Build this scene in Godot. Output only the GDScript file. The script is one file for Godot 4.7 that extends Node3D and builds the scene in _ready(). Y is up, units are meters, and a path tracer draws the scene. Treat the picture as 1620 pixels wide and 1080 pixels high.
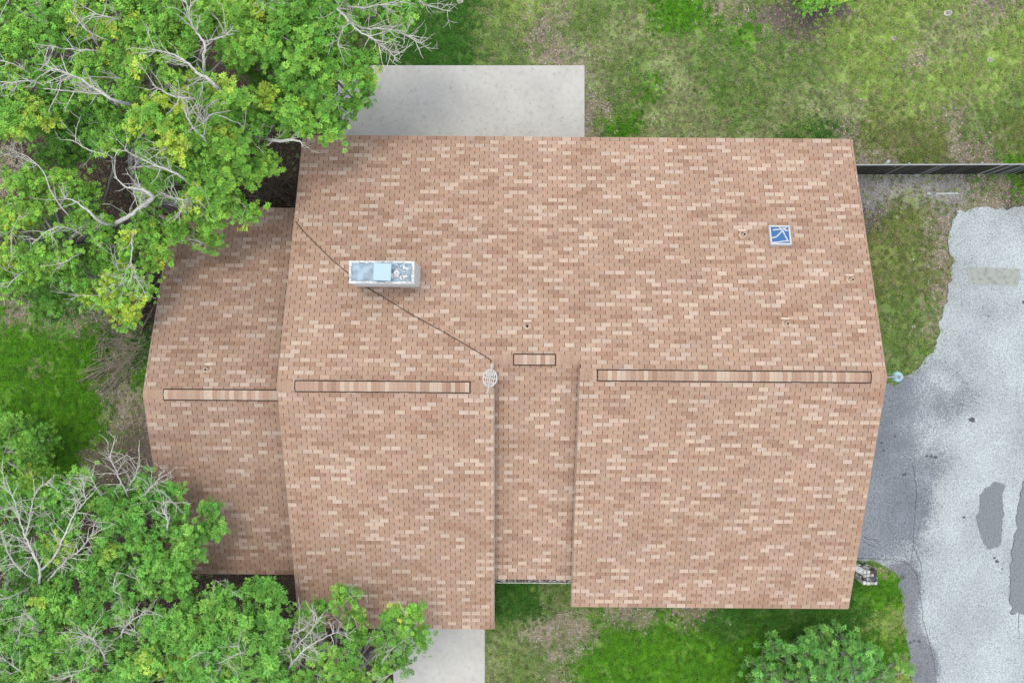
extends Node3D
# A bungalow with a brown shingle roof seen from straight above. x runs east, z runs south, y is up; the camera stands at height H over the origin.

const H := 27.8          # height of the camera
const F := 1263.0        # focal length in pixels of the 1620 x 1080 photograph
const EAVE := 2.5        # height of every eave
const PITCH := 1.0 / 3.0
const TURN := -0.0075    # the house is turned a little against the frame
const DULL := 0.74       # real surfaces are darker than the bright exposure shows them
const BACK := -6.47      # z of the long rear eave

var rng := RandomNumberGenerator.new()
var noise_a := FastNoiseLite.new()
var noise_b := FastNoiseLite.new()
var M := {}
var used := {}

# ------------------------------------------------------------------ mesh building

class MB:
	var v := PackedVector3Array()
	var n := PackedVector3Array()
	var c := PackedColorArray()
	var ix := PackedInt32Array()
	func tri(a: Vector3, b: Vector3, d: Vector3, col := Color.WHITE) -> void:
		var k := v.size()
		var nn := (b - a).cross(d - a).normalized()
		v.append(a); v.append(b); v.append(d)
		for i in 3:
			n.append(nn); c.append(col)
		ix.append(k); ix.append(k + 2); ix.append(k + 1)
	func quad(a: Vector3, b: Vector3, d: Vector3, e: Vector3, col := Color.WHITE) -> void:
		var k := v.size()
		var nn := (b - a).cross(d - a).normalized()
		v.append(a); v.append(b); v.append(d); v.append(e)
		for i in 4:
			n.append(nn); c.append(col)
		ix.append(k); ix.append(k + 2); ix.append(k + 1)
		ix.append(k); ix.append(k + 3); ix.append(k + 2)
	# a box with chamfered edges
	func box(t: Transform3D, s: Vector3, bev := 0.01, col := Color.WHITE) -> void:
		var h := s * 0.5
		bev = minf(bev, minf(h.x, minf(h.y, h.z)) * 0.8)
		var p := func(sx: float, sy: float, sz: float, ax: int) -> Vector3:
			var q := Vector3(sx * (h.x - bev), sy * (h.y - bev), sz * (h.z - bev))
			q[ax] = [sx * h.x, sy * h.y, sz * h.z][ax]
			return t * q
		for ax in 3:
			for s1 in [-1.0, 1.0]:
				var q := []
				for k in [[-1, -1], [1, -1], [1, 1], [-1, 1]]:
					var w := Vector3.ZERO
					w[ax] = s1; w[(ax + 1) % 3] = k[0]; w[(ax + 2) % 3] = k[1]
					q.append(p.call(w.x, w.y, w.z, ax))
				if s1 > 0: quad(q[0], q[1], q[2], q[3], col)
				else: quad(q[3], q[2], q[1], q[0], col)
		for ax in 3:
			var a1 := (ax + 1) % 3
			var a2 := (ax + 2) % 3
			for s1 in [-1.0, 1.0]:
				for s2 in [-1.0, 1.0]:
					var lo := Vector3.ZERO
					lo[ax] = -1; lo[a1] = s1; lo[a2] = s2
					var hi := lo
					hi[ax] = 1
					var q0: Vector3 = p.call(lo.x, lo.y, lo.z, a1)
					var q1: Vector3 = p.call(hi.x, hi.y, hi.z, a1)
					var q2: Vector3 = p.call(hi.x, hi.y, hi.z, a2)
					var q3: Vector3 = p.call(lo.x, lo.y, lo.z, a2)
					if s1 * s2 > 0: quad(q0, q1, q2, q3, col)
					else: quad(q3, q2, q1, q0, col)
		for sx in [-1.0, 1.0]:
			for sy in [-1.0, 1.0]:
				for sz in [-1.0, 1.0]:
					var q0: Vector3 = p.call(sx, sy, sz, 0)
					var q1: Vector3 = p.call(sx, sy, sz, 1)
					var q2: Vector3 = p.call(sx, sy, sz, 2)
					if sx * sy * sz > 0: tri(q0, q1, q2, col)
					else: tri(q2, q1, q0, col)
	func tube(pts: Array, r0: float, r1: float, sides := 6, col := Color.WHITE, power := 1.0) -> void:
		var m := pts.size()
		if m < 2: return
		var k0 := v.size()
		var side := Vector3.RIGHT
		for i in m:
			var p: Vector3 = pts[i]
			var d: Vector3 = (pts[mini(i + 1, m - 1)] - pts[maxi(i - 1, 0)])
			d = d.normalized() if d.length() > 1e-6 else Vector3.UP
			side = side - d * side.dot(d)
			if side.length() < 0.05: side = d.cross(Vector3(0.3, 0.1, 0.9))
			side = side.normalized()
			var up := d.cross(side)
			var r := lerpf(r0, r1, pow(float(i) / (m - 1), power))
			for j in sides:
				var a := TAU * j / sides
				var o := side * cos(a) + up * sin(a)
				v.append(p + o * r); n.append(o); c.append(col)
		for i in m - 1:
			for j in sides:
				var a := k0 + i * sides + j
				var b := k0 + i * sides + (j + 1) % sides
				ix.append(a); ix.append(b + sides); ix.append(b)
				ix.append(a); ix.append(a + sides); ix.append(b + sides)
		# end caps
		for e in 2:
			var row := k0 + (m - 1) * sides * e
			var k := v.size()
			v.append(pts[(m - 1) * e]); c.append(col)
			n.append(((pts[m - 1] - pts[m - 2]) if e else (pts[0] - pts[1])).normalized())
			for j in sides:
				ix.append(k)
				ix.append(row + (j if e == 0 else (j + 1) % sides))
				ix.append(row + ((j + 1) % sides if e == 0 else j))
	# a turned shape: profile of (radius, height) pairs round the y axis of t
	func lathe(t: Transform3D, prof: Array, sides := 20, col := Color.WHITE) -> void:
		for i in prof.size() - 1:
			var a: Vector2 = prof[i]
			var b: Vector2 = prof[i + 1]
			for j in sides:
				var w0 := TAU * j / sides
				var w1 := TAU * (j + 1) / sides
				var d0 := Vector3(cos(w0), 0, sin(w0))
				var d1 := Vector3(cos(w1), 0, sin(w1))
				var p0 := t * (d0 * a.x + Vector3.UP * a.y)
				var p1 := t * (d1 * a.x + Vector3.UP * a.y)
				var p2 := t * (d1 * b.x + Vector3.UP * b.y)
				var p3 := t * (d0 * b.x + Vector3.UP * b.y)
				if a.x < 1e-5: tri(p0, p3, p2, col)
				elif b.x < 1e-5: tri(p0, p3, p1, col)
				else: quad(p0, p3, p2, p1, col)
	func mesh(m: Material) -> ArrayMesh:
		var ar := []
		ar.resize(Mesh.ARRAY_MAX)
		ar[Mesh.ARRAY_VERTEX] = v; ar[Mesh.ARRAY_NORMAL] = n; ar[Mesh.ARRAY_COLOR] = c; ar[Mesh.ARRAY_INDEX] = ix
		var am := ArrayMesh.new()
		am.add_surface_from_arrays(Mesh.PRIMITIVE_TRIANGLES, ar)
		am.surface_set_material(0, m)
		return am

# ------------------------------------------------------------------ names, labels, parents

func numbered(called: String) -> String:
	used[called] = used.get(called, -1) + 1
	return called if used[called] == 0 else "%s_%03d" % [called, used[called]]

func tag(o: Node, label: String, category: String, group := "", kind := "") -> Node:
	if label: o.set_meta("label", label)
	if category: o.set_meta("category", category)
	if group: o.set_meta("group", group)
	if kind: o.set_meta("kind", kind)
	return o

func thing(called: String, label: String, category: String, at := Vector3.ZERO, turn := 0.0, group := "") -> Node3D:
	var o := Node3D.new()
	o.name = numbered(called)
	add_child(o)
	o.position = at
	o.rotation.y = turn
	tag(o, label, category, group)
	return o

func part(called: String, mesh: Mesh, parent: Node, label := "") -> MeshInstance3D:
	var o := MeshInstance3D.new()
	o.name = called
	o.mesh = mesh
	parent.add_child(o, true)
	if label: o.set_meta("label", label)
	return o

func lone(called: String, mesh: Mesh, label: String, category: String, kind := "", group := "") -> MeshInstance3D:
	var o := MeshInstance3D.new()
	o.name = numbered(called)
	o.mesh = mesh
	add_child(o)
	tag(o, label, category, group, kind)
	return o

func at_px(px: float, py: float, h: float) -> Vector3:
	return Vector3((px - 810.0) / F * (H - h), h, (py - 540.0) / F * (H - h))

func lin(r: float, g: float, b: float) -> Color:
	return Color(r, g, b)

# ------------------------------------------------------------------ materials

func noise_image(size: int, freq: float, lo: float, hi: float, seed_: int, octaves := 3, kind := FastNoiseLite.TYPE_SIMPLEX_SMOOTH) -> ImageTexture:
	var f := FastNoiseLite.new()
	f.noise_type = kind
	f.seed = seed_
	f.frequency = freq
	f.fractal_octaves = octaves
	var src := f.get_seamless_image(size, size)
	var im := Image.create(size, size, false, Image.FORMAT_RGB8)
	for y in size:
		for x in size:
			var k := lerpf(lo, hi, src.get_pixel(x, y).r)
			im.set_pixel(x, y, Color(k, k, k))
	return ImageTexture.create_from_image(im)

func mat(called: String, col: Color, rough := 0.9, tex: Texture2D = null, scale := 1.0, vcol := false, bump: Texture2D = null, bump_cm := 0.0) -> StandardMaterial3D:
	var m := StandardMaterial3D.new()
	m.resource_name = called
	m.albedo_color = (col if vcol or col == Color.WHITE else Color(col.r * DULL, col.g * DULL, col.b * DULL)).linear_to_srgb()
	m.roughness = rough
	m.metallic_specular = 0.35
	m.vertex_color_use_as_albedo = vcol
	if tex:
		m.albedo_texture = tex
		m.uv1_triplanar = true
		m.uv1_world_triplanar = true
		m.uv1_scale = Vector3.ONE * scale
	if bump:
		m.heightmap_enabled = true
		m.heightmap_texture = bump
		m.heightmap_scale = bump_cm
	M[called] = m
	return m

func make_materials() -> void:
	var grit := noise_image(256, 0.16, 0.84, 1.12, 5, 4)
	var mottle := noise_image(256, 0.03, 0.7, 1.12, 9, 5)
	mat("shingle", Color.WHITE, 0.95, grit, 0.42, true)
	mat("deck", Color.WHITE, 0.95, null, 1, true)
	mat("vent_plastic", lin(0.018, 0.013, 0.011), 0.7)
	mat("trim", lin(0.46, 0.36, 0.29), 0.7, mottle, 0.7)
	mat("white_trim", lin(0.72, 0.72, 0.70), 0.55, mottle, 0.9)
	mat("brick_wall", lin(0.36, 0.27, 0.21), 0.9, mottle, 0.8)
	mat("chimney_paint", lin(0.68, 0.67, 0.65), 0.85, noise_image(256, 0.05, 0.78, 1.12, 22, 5), 0.6)
	mat("chimney_crown", lin(0.36, 0.46, 0.54), 0.6, noise_image(256, 0.02, 0.78, 1.12, 23, 5), 0.5)
	mat("cap_metal", lin(0.40, 0.53, 0.63), 0.5)
	mat("mortar", lin(0.74, 0.75, 0.75), 0.95, mottle, 0.8)
	mat("lead", lin(0.70, 0.57, 0.46), 0.7)
	mat("pipe", lin(0.60, 0.42, 0.31), 0.7)
	mat("black", lin(0.012, 0.011, 0.012), 0.8)
	var sk := mat("blue_pane", lin(0.02, 0.115, 0.31), 0.08)
	sk.metallic_specular = 0.5
	mat("skylight_frame", lin(0.52, 0.53, 0.53), 0.5)
	mat("bark", Color.WHITE, 0.95, noise_image(256, 0.06, 0.55, 1.25, 31, 5), 1.6, true)
	for k in ["leaf", "blade", "litter"]:
		var m := mat(k, Color.WHITE, 0.42 if k == "leaf" else 0.9, null, 1, true)
		m.cull_mode = BaseMaterial3D.CULL_DISABLED
		m.metallic_specular = 0.3
	M.leaf.backlight_enabled = true
	M.leaf.backlight = lin(0.10, 0.20, 0.02).linear_to_srgb()
	mat("vinyl_slat", Color.WHITE, 0.45, null, 1, true)
	mat("galvanised", lin(0.40, 0.41, 0.42), 0.5)
	mat("aluminium", lin(0.62, 0.62, 0.60), 0.4)
	mat("cable", lin(0.030, 0.017, 0.012), 0.7)
	mat("stone", Color.WHITE, 0.92, mottle, 1.6, true)
	mat("lamp_dark", lin(0.05, 0.065, 0.095), 0.4)
	mat("lamp_dish", lin(0.38, 0.62, 0.70), 0.35)
	mat("old_board", lin(0.56, 0.56, 0.55), 0.9, mottle, 1.5)

# ------------------------------------------------------------------ ground cover

# kinds of cover: 0 lush clover, 1 green grass, 2 pale mixed grass, 3 dry litter, 4 bare soil, 5 dark leaf litter, 6 yellow-green grass, 7 olive grass, 8 deep green lawn, by the front eave also shade put into the colour
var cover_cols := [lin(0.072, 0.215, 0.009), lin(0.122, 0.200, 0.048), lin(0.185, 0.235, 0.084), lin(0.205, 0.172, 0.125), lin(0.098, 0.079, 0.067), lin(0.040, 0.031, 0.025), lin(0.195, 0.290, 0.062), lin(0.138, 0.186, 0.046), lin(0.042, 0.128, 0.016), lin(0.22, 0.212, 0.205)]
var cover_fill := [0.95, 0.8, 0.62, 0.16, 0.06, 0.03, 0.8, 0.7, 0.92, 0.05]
const CW := 320
const CH := 220
const GX := 40.0
const GZ := 27.5
var cover := PackedByteArray()

func make_cover_map() -> void:
	# [x, y in the photograph, reach, kind]
	var spots := [
		[690, 50, 42, 8], [650, 80, 35, 8], [720, 85, 35, 8], [700, 10, 40, 8], [775, 25, 34, 1], [790, 80, 34, 1], [850, 45, 30, 3], [895, 82, 26, 3], [870, 95, 16, 3], [905, 60, 22, 2], [830, 12, 30, 6], [960, 60, 40, 2], [940, 20, 40, 1], [1000, 110, 40, 1], [1060, 45, 26, 0], [1030, 125, 20, 0],
		[940, 130, 22, 2], [945, 165, 22, 3], [937, 195, 20, 3], [985, 190, 15, 0], [1012, 160, 12, 0], [960, 203, 10, 0], [1060, 180, 45, 2], [1060, 80, 35, 2], [1110, 30, 18, 0], [1180, 38, 16, 0], [1125, 118, 16, 0], [1160, 75, 18, 0], [1085, 10, 12, 0], [1150, 8, 22, 3], [1210, 20, 30, 4], [1265, 32, 30, 4], [1320, 20, 22, 4],
		[1130, 85, 38, 1], [1200, 90, 40, 1], [1180, 140, 45, 1], [1260, 110, 45, 1], [1270, 160, 40, 2], [1350, 80, 40, 6], [1400, 60, 40, 6], [1450, 100, 20, 3], [1500, 50, 40, 2], [1575, 15, 25, 3], [1540, 50, 30, 2], [1560, 120, 50, 6], [1480, 140, 40, 6], [1400, 140, 45, 6], [1600, 60, 40, 6], [1590, 160, 40, 1],
		[1200, 195, 24, 2], [1120, 205, 25, 2], [1260, 208, 22, 1], [1300, 205, 14, 8], [1230, 212, 12, 8], [1340, 205, 26, 3], [1350, 170, 30, 2], [1400, 195, 40, 7], [1450, 215, 40, 7], [1500, 185, 24, 3], [1560, 215, 26, 3], [1560, 190, 30, 1], [1600, 205, 25, 7], [1380, 245, 18, 3], [1460, 250, 25, 7], [1530, 250, 25, 3], [1600, 250, 14, 0], [1340, 160, 40, 2], [1520, 165, 30, 2],
		[1385, 295, 30, 9], [1450, 290, 28, 9], [1500, 300, 30, 9], [1560, 312, 30, 3], [1600, 310, 20, 4], [1540, 292, 9, 0], [1585, 292, 12, 0], [1610, 293, 10, 0], [1430, 320, 20, 2], [1385, 340, 25, 4], [1410, 350, 30, 7], [1440, 380, 32, 7], [1425, 430, 40, 7], [1430, 490, 36, 1], [1425, 540, 34, 1], [1415, 585, 22, 1], [1485, 340, 20, 3], [1480, 400, 18, 3], [1486, 460, 18, 3], [1478, 520, 15, 3], [1455, 575, 14, 3], [1435, 598, 10, 3],
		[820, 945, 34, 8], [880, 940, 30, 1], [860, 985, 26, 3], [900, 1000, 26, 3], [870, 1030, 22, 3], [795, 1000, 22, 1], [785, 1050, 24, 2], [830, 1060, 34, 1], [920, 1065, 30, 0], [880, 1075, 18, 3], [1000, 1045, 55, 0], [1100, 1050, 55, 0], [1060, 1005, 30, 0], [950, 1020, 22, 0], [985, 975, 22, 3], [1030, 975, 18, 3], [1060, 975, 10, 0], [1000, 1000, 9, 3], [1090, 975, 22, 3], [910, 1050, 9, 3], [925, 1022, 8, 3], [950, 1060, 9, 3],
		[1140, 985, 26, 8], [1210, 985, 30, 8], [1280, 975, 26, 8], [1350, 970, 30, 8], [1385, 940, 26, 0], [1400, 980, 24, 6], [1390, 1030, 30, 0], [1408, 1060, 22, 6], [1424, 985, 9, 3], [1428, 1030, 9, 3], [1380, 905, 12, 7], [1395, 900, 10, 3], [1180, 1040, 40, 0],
		[40, 540, 26, 0], [90, 560, 26, 0], [20, 500, 20, 3], [70, 520, 14, 3], [100, 610, 34, 0], [50, 640, 40, 0], [30, 590, 30, 0], [110, 690, 34, 0], [60, 700, 40, 0], [30, 600, 10, 3], [60, 575, 9, 3], [150, 645, 22, 0], [140, 600, 16, 0], [130, 545, 16, 0], [145, 505, 14, 3], [105, 505, 12, 3], [190, 600, 28, 3], [200, 650, 26, 3], [170, 680, 20, 3], [140, 715, 22, 4], [220, 690, 22, 4], [195, 730, 26, 4], [215, 600, 14, 0], [178, 690, 10, 0], [225, 560, 12, 8], [120, 735, 16, 0], [100, 760, 30, 0],
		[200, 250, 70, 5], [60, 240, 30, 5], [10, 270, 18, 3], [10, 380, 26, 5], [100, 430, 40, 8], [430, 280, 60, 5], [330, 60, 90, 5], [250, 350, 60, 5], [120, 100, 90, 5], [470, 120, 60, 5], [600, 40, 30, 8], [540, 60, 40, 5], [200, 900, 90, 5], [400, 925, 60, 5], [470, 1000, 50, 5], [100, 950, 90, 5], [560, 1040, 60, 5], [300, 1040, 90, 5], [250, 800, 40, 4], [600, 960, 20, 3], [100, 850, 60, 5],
		[-40, 540, 40, 0], [-60, 700, 50, 0], [1700, 100, 60, 6], [1700, 220, 60, 7], [900, -40, 50, 2], [1200, -50, 60, 1], [1450, -50, 60, 6], [1000, 1130, 70, 0], [1250, 1130, 70, 0]]
	var pts := PackedVector3Array()
	var kinds := PackedInt32Array()
	for s in spots:
		var w := at_px(s[0], s[1], 0)
		pts.append(Vector3(w.x, w.z, s[2] / F * H))
		kinds.append(s[3])
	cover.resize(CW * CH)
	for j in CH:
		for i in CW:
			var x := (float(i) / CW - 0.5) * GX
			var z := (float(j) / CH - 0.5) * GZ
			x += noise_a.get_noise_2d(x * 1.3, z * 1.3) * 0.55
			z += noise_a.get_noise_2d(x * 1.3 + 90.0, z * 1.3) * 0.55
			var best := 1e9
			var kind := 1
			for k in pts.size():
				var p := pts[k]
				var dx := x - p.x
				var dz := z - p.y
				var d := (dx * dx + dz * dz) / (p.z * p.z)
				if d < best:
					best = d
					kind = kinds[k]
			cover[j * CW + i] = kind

func cover_at(x: float, z: float) -> int:
	var i := clampi(int((x / GX + 0.5) * CW), 0, CW - 1)
	var j := clampi(int((z / GZ + 0.5) * CH), 0, CH - 1)
	return cover[j * CW + i]

func build_ground() -> void:
	var W := 1440
	var D := 990
	var im := Image.create(W, D, false, Image.FORMAT_RGB8)
	var fine := FastNoiseLite.new()
	fine.seed = 77
	fine.frequency = 0.06
	fine.fractal_octaves = 3
	var warp := fine.get_image(W, D)
	fine.seed = 78
	fine.frequency = 0.012
	var broad := fine.get_image(W, D)
	var data := PackedByteArray()
	data.resize(W * D * 3)
	var wd := warp.get_data()
	var bd := broad.get_data()
	var r := RandomNumberGenerator.new()
	r.seed = 3
	var soil := lin(0.15, 0.115, 0.085)
	var o := 0
	for j in D:
		for i in W:
			var q := j * W + i
			var wv := wd[q] / 255.0 - 0.5
			var bv := bd[q] / 255.0 - 0.5
			var x := (float(i) / W - 0.5) * GX + wv * 0.9 + r.randfn() * 0.22
			var z := (float(j) / D - 0.5) * GZ - wv * 0.9 + r.randfn() * 0.22
			var kind := cover_at(x, z)
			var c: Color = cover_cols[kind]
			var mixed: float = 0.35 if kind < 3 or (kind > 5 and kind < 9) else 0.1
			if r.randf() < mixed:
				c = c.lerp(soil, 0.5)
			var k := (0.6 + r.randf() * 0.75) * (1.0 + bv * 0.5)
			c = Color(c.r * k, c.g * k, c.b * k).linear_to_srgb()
			data[o] = clampi(int(c.r * 255.0), 0, 255)
			data[o + 1] = clampi(int(c.g * 255.0), 0, 255)
			data[o + 2] = clampi(int(c.b * 255.0), 0, 255)
			o += 3
	im = Image.create_from_data(W, D, false, Image.FORMAT_RGB8, data)
	var m := StandardMaterial3D.new()
	m.resource_name = "soil_and_sward"
	m.albedo_texture = ImageTexture.create_from_image(im)
	m.roughness = 0.95
	m.metallic_specular = 0.2
	# a gently uneven sheet; the picture of the yard repeats outside it
	var v := PackedVector3Array()
	var n := PackedVector3Array()
	var uv := PackedVector2Array()
	var ix := PackedInt32Array()
	var N := 120
	for j in N + 1:
		for i in N + 1:
			var x := (float(i) / N - 0.5) * 160.0
			var z := (float(j) / N - 0.5) * 160.0
			v.append(Vector3(x, ground_y(x, z), z))
			n.append(Vector3.UP)
			uv.append(Vector2(x / GX + 0.5, z / GZ + 0.5))
	for j in N:
		for i in N:
			var a := j * (N + 1) + i
			ix.append_array(PackedInt32Array([a, a + 1, a + N + 2, a, a + N + 2, a + N + 1]))
	var ar := []
	ar.resize(Mesh.ARRAY_MAX)
	ar[Mesh.ARRAY_VERTEX] = v; ar[Mesh.ARRAY_NORMAL] = n; ar[Mesh.ARRAY_TEX_UV] = uv; ar[Mesh.ARRAY_INDEX] = ix
	var am := ArrayMesh.new()
	am.add_surface_from_arrays(Mesh.PRIMITIVE_TRIANGLES, ar)
	am.surface_set_material(0, m)
	lone("ground", am, "patchy lawn and bare earth round the house", "ground", "structure")

func ground_y(_x: float, _z: float) -> float:
	return 0.0

var drive_poly := PackedVector2Array()
var slab_rects := []

func tuft_mesh(blades: int, len_: float, wide: float, lean: float, s: int, m: Material) -> ArrayMesh:
	var b := MB.new()
	var r := RandomNumberGenerator.new()
	r.seed = s
	for k in blades:
		var a := TAU * (k + r.randf() * 0.8) / blades
		var d := Vector3(cos(a), 0, sin(a))
		var o := d * r.randf_range(0.0, 0.035)
		var l := len_ * r.randf_range(0.7, 1.25)
		var side := Vector3(-d.z, 0, d.x) * wide
		var p1 := o + d * l * lean * 0.4 + Vector3.UP * l * 0.55
		var p2 := o + d * l * lean + Vector3.UP * l * (1.0 - lean * 0.55)
		var k1 := r.randf_range(0.8, 1.25)
		var col := Color(k1, k1, k1)
		b.quad(o - side, o + side, p1 + side * 0.8, p1 - side * 0.8, col)
		b.tri(p1 - side * 0.8, p1 + side * 0.8, p2, col)
	return b.mesh(m)

func scatter(called: String, label: String, category: String, mesh: Mesh, xf: Array, cols: PackedColorArray, parent: Node = null) -> MultiMeshInstance3D:
	var mm := MultiMesh.new()
	mm.transform_format = MultiMesh.TRANSFORM_3D
	mm.use_colors = true
	mm.mesh = mesh
	mm.instance_count = xf.size()
	for i in xf.size():
		mm.set_instance_transform(i, xf[i])
		mm.set_instance_color(i, cols[i])
	var o := MultiMeshInstance3D.new()
	o.multimesh = mm
	o.name = called if parent else numbered(called)
	(parent if parent else self).add_child(o, true)
	tag(o, label, category, "", "stuff")
	return o

func free_ground(x: float, z: float) -> bool:
	if x > 10.2 and Geometry2D.is_point_in_polygon(Vector2(x, z), drive_poly): return false
	for q in slab_rects:
		if q.has_point(Vector2(x, z)): return false
	if x > -10.3 and x < 10.2 and z > -3.6 and z < 6.9: return false
	if x > -6.2 and x < 10.2 and z > -5.9 and z < 7.0: return false
	return true

func build_grass() -> void:
	var r := RandomNumberGenerator.new()
	r.seed = 12
	var xg := []
	var cg := PackedColorArray()
	var xl := []
	var cl := PackedColorArray()
	for k in 330000:
		var x := r.randf_range(-20.2, 20.2)
		var z := r.randf_range(-13.7, 13.7)
		if not free_ground(x + r.randfn() * 0.06, z + r.randfn() * 0.06): continue
		var kind := cover_at(x + r.randfn() * 0.24 + noise_b.get_noise_2d(x * 6, z * 6) * 0.4, z + r.randfn() * 0.24)
		var fill: float = cover_fill[kind]
		if r.randf() < fill * (0.75 + noise_b.get_noise_2d(x * 2.2, z * 2.2)):
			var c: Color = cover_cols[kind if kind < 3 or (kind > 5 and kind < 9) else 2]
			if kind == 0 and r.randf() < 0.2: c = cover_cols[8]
			if kind == 2 and r.randf() < 0.30: c = lin(0.27, 0.24, 0.15)
			if kind == 7 and r.randf() < 0.25: c = lin(0.23, 0.21, 0.11)
			if kind == 1 and r.randf() < 0.35: c = cover_cols[6] if r.randf() < 0.4 else lin(0.22, 0.22, 0.12)
			if kind == 6 and r.randf() < 0.18: c = lin(0.27, 0.26, 0.13)
			var s := r.randf_range(0.65, 1.25) * (0.75 if kind == 2 else 1.0)
			var t := Transform3D(Basis(Vector3.UP, r.randf() * TAU).scaled(Vector3(s, s, s)), Vector3(x, 0.0, z))
			var g := r.randf_range(0.55, 1.5)
			xg.append(t)
			cg.append(Color(c.r * g * r.randf_range(0.88, 1.14), c.g * g, c.b * g))
		elif (kind == 3 or kind == 5 or kind == 4 or kind == 2 or kind == 9) and r.randf() < (0.8 if kind == 3 else 0.34 if kind == 5 else 0.2):
			var s := r.randf_range(0.6, 1.4)
			var b := Basis.from_euler(Vector3(r.randf_range(-0.5, 0.5), r.randf() * TAU, r.randf_range(-0.5, 0.5))).scaled(Vector3(s, s, s))
			xl.append(Transform3D(b, Vector3(x, r.randf_range(0.012, 0.03), z)))
			var g := r.randf_range(0.5, 1.5)
			var c := lin(0.25, 0.205, 0.145) if r.randf() < 0.6 else lin(0.25, 0.24, 0.21)
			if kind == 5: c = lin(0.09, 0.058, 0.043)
			if kind == 4: c = lin(0.22, 0.17, 0.14)
			cl.append(Color(c.r * g, c.g * g, c.b * g))
	scatter("grass", "short uneven grass and clover covering the yard", "grass", tuft_mesh(9, 0.085, 0.009, 0.75, 5, M.blade), xg, cg)
	var b := MB.new()
	b.quad(Vector3(-0.045, 0, 0), Vector3(0, 0.004, 0.018), Vector3(0.045, 0.006, 0), Vector3(0, 0.004, -0.018), Color.WHITE)
	scatter("leaf_litter", "dry fallen leaves and clippings on bare earth", "leaves", b.mesh(M.litter), xl, cl)

# ------------------------------------------------------------------ paved surfaces

func slab(called: String, label: String, x0: float, x1: float, z0: float, z1: float, y: float, m: Material) -> void:
	var b := MB.new()
	b.box(Transform3D(Basis.IDENTITY, Vector3((x0 + x1) / 2, y / 2 - 0.05, (z0 + z1) / 2)), Vector3(x1 - x0, y + 0.1, z1 - z0), 0.015)
	lone(called, b.mesh(m), label, "patio", "structure")
	slab_rects.append(Rect2(x0, z0, x1 - x0, z1 - z0))

func concrete(called: String, base: Color, seed_: int) -> StandardMaterial3D:
	# trowelled concrete: pale with worn, greyer and dirt-specked patches
	var S := 512
	var f := FastNoiseLite.new()
	f.seed = seed_
	f.frequency = 0.009
	f.fractal_octaves = 5
	var a := f.get_seamless_image(S, S)
	f.seed = seed_ + 1
	f.frequency = 0.05
	var bb := f.get_seamless_image(S, S)
	var im := Image.create(S, S, false, Image.FORMAT_RGB8)
	var r := RandomNumberGenerator.new()
	r.seed = seed_
	for y in S:
		for x in S:
			var p := a.get_pixel(x, y).r
			var q := bb.get_pixel(x, y).r
			var k := 1.0 + (p - 0.5) * 0.16 + (q - 0.5) * 0.12 + (r.randf() - 0.5) * 0.10
			var c := Color(base.r * k, base.g * k, base.b * k)
			if q < 0.22 and r.randf() < 0.5: c = c.lerp(lin(0.22, 0.21, 0.19), 0.5)      # grit
			im.set_pixel(x, y, c.linear_to_srgb())
	return mat(called, Color.WHITE, 0.9, ImageTexture.create_from_image(im), 0.16)

func jagged(poly: Array, step: float, amp: float, s: float) -> PackedVector2Array:
	var out := PackedVector2Array()
	for i in poly.size():
		var a: Vector2 = poly[i]
		var b: Vector2 = poly[(i + 1) % poly.size()]
		var k := maxi(1, int(a.distance_to(b) / step))
		var nn := (b - a).normalized().orthogonal()
		for j in k:
			var p := a.lerp(b, float(j) / k)
			out.append(p + nn * (noise_b.get_noise_2d(p.x * 4.0 + s, p.y * 4.0) + 0.35 * noise_b.get_noise_2d(p.x * 17.0 + s, p.y * 17.0)) * amp * 1.6)
	return out

func sheet(poly: PackedVector2Array, y: float, depth: float, m: Material, span: Rect2) -> ArrayMesh:
	var tr := Geometry2D.triangulate_polygon(poly)
	var v := PackedVector3Array()
	var n := PackedVector3Array()
	var uv := PackedVector2Array()
	var ix := PackedInt32Array()
	for p in poly:
		v.append(Vector3(p.x, y, p.y)); n.append(Vector3.UP); uv.append((p - span.position) / span.size)
	for i in range(0, tr.size(), 3):
		var a := poly[tr[i]]
		var b := poly[tr[i + 1]]
		var c := poly[tr[i + 2]]
		var cw := (b - a).cross(c - a) > 0.0
		ix.append(tr[i]); ix.append(tr[i + 1] if cw else tr[i + 2]); ix.append(tr[i + 2] if cw else tr[i + 1])
	for i in poly.size():
		var a := poly[i]
		var b := poly[(i + 1) % poly.size()]
		var nn := Vector3(b.y - a.y, 0, a.x - b.x).normalized()
		var k := v.size()
		for q in [Vector3(a.x, y, a.y), Vector3(b.x, y, b.y), Vector3(b.x, y - depth, b.y), Vector3(a.x, y - depth, a.y)]:
			v.append(q); n.append(nn); uv.append((Vector2(q.x, q.z) - span.position) / span.size)
		ix.append_array(PackedInt32Array([k, k + 1, k + 2, k, k + 2, k + 3]))
	var ar := []
	ar.resize(Mesh.ARRAY_MAX)
	ar[Mesh.ARRAY_VERTEX] = v; ar[Mesh.ARRAY_NORMAL] = n; ar[Mesh.ARRAY_TEX_UV] = uv; ar[Mesh.ARRAY_INDEX] = ix
	var am := ArrayMesh.new()
	am.add_surface_from_arrays(Mesh.PRIMITIVE_TRIANGLES, ar)
	am.surface_set_material(0, m)
	return am

func px_poly(list: Array) -> Array:
	var out := []
	for q in list:
		var w := at_px(q[0], q[1], 0)
		out.append(Vector2(w.x, w.z))
	return out

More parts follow.
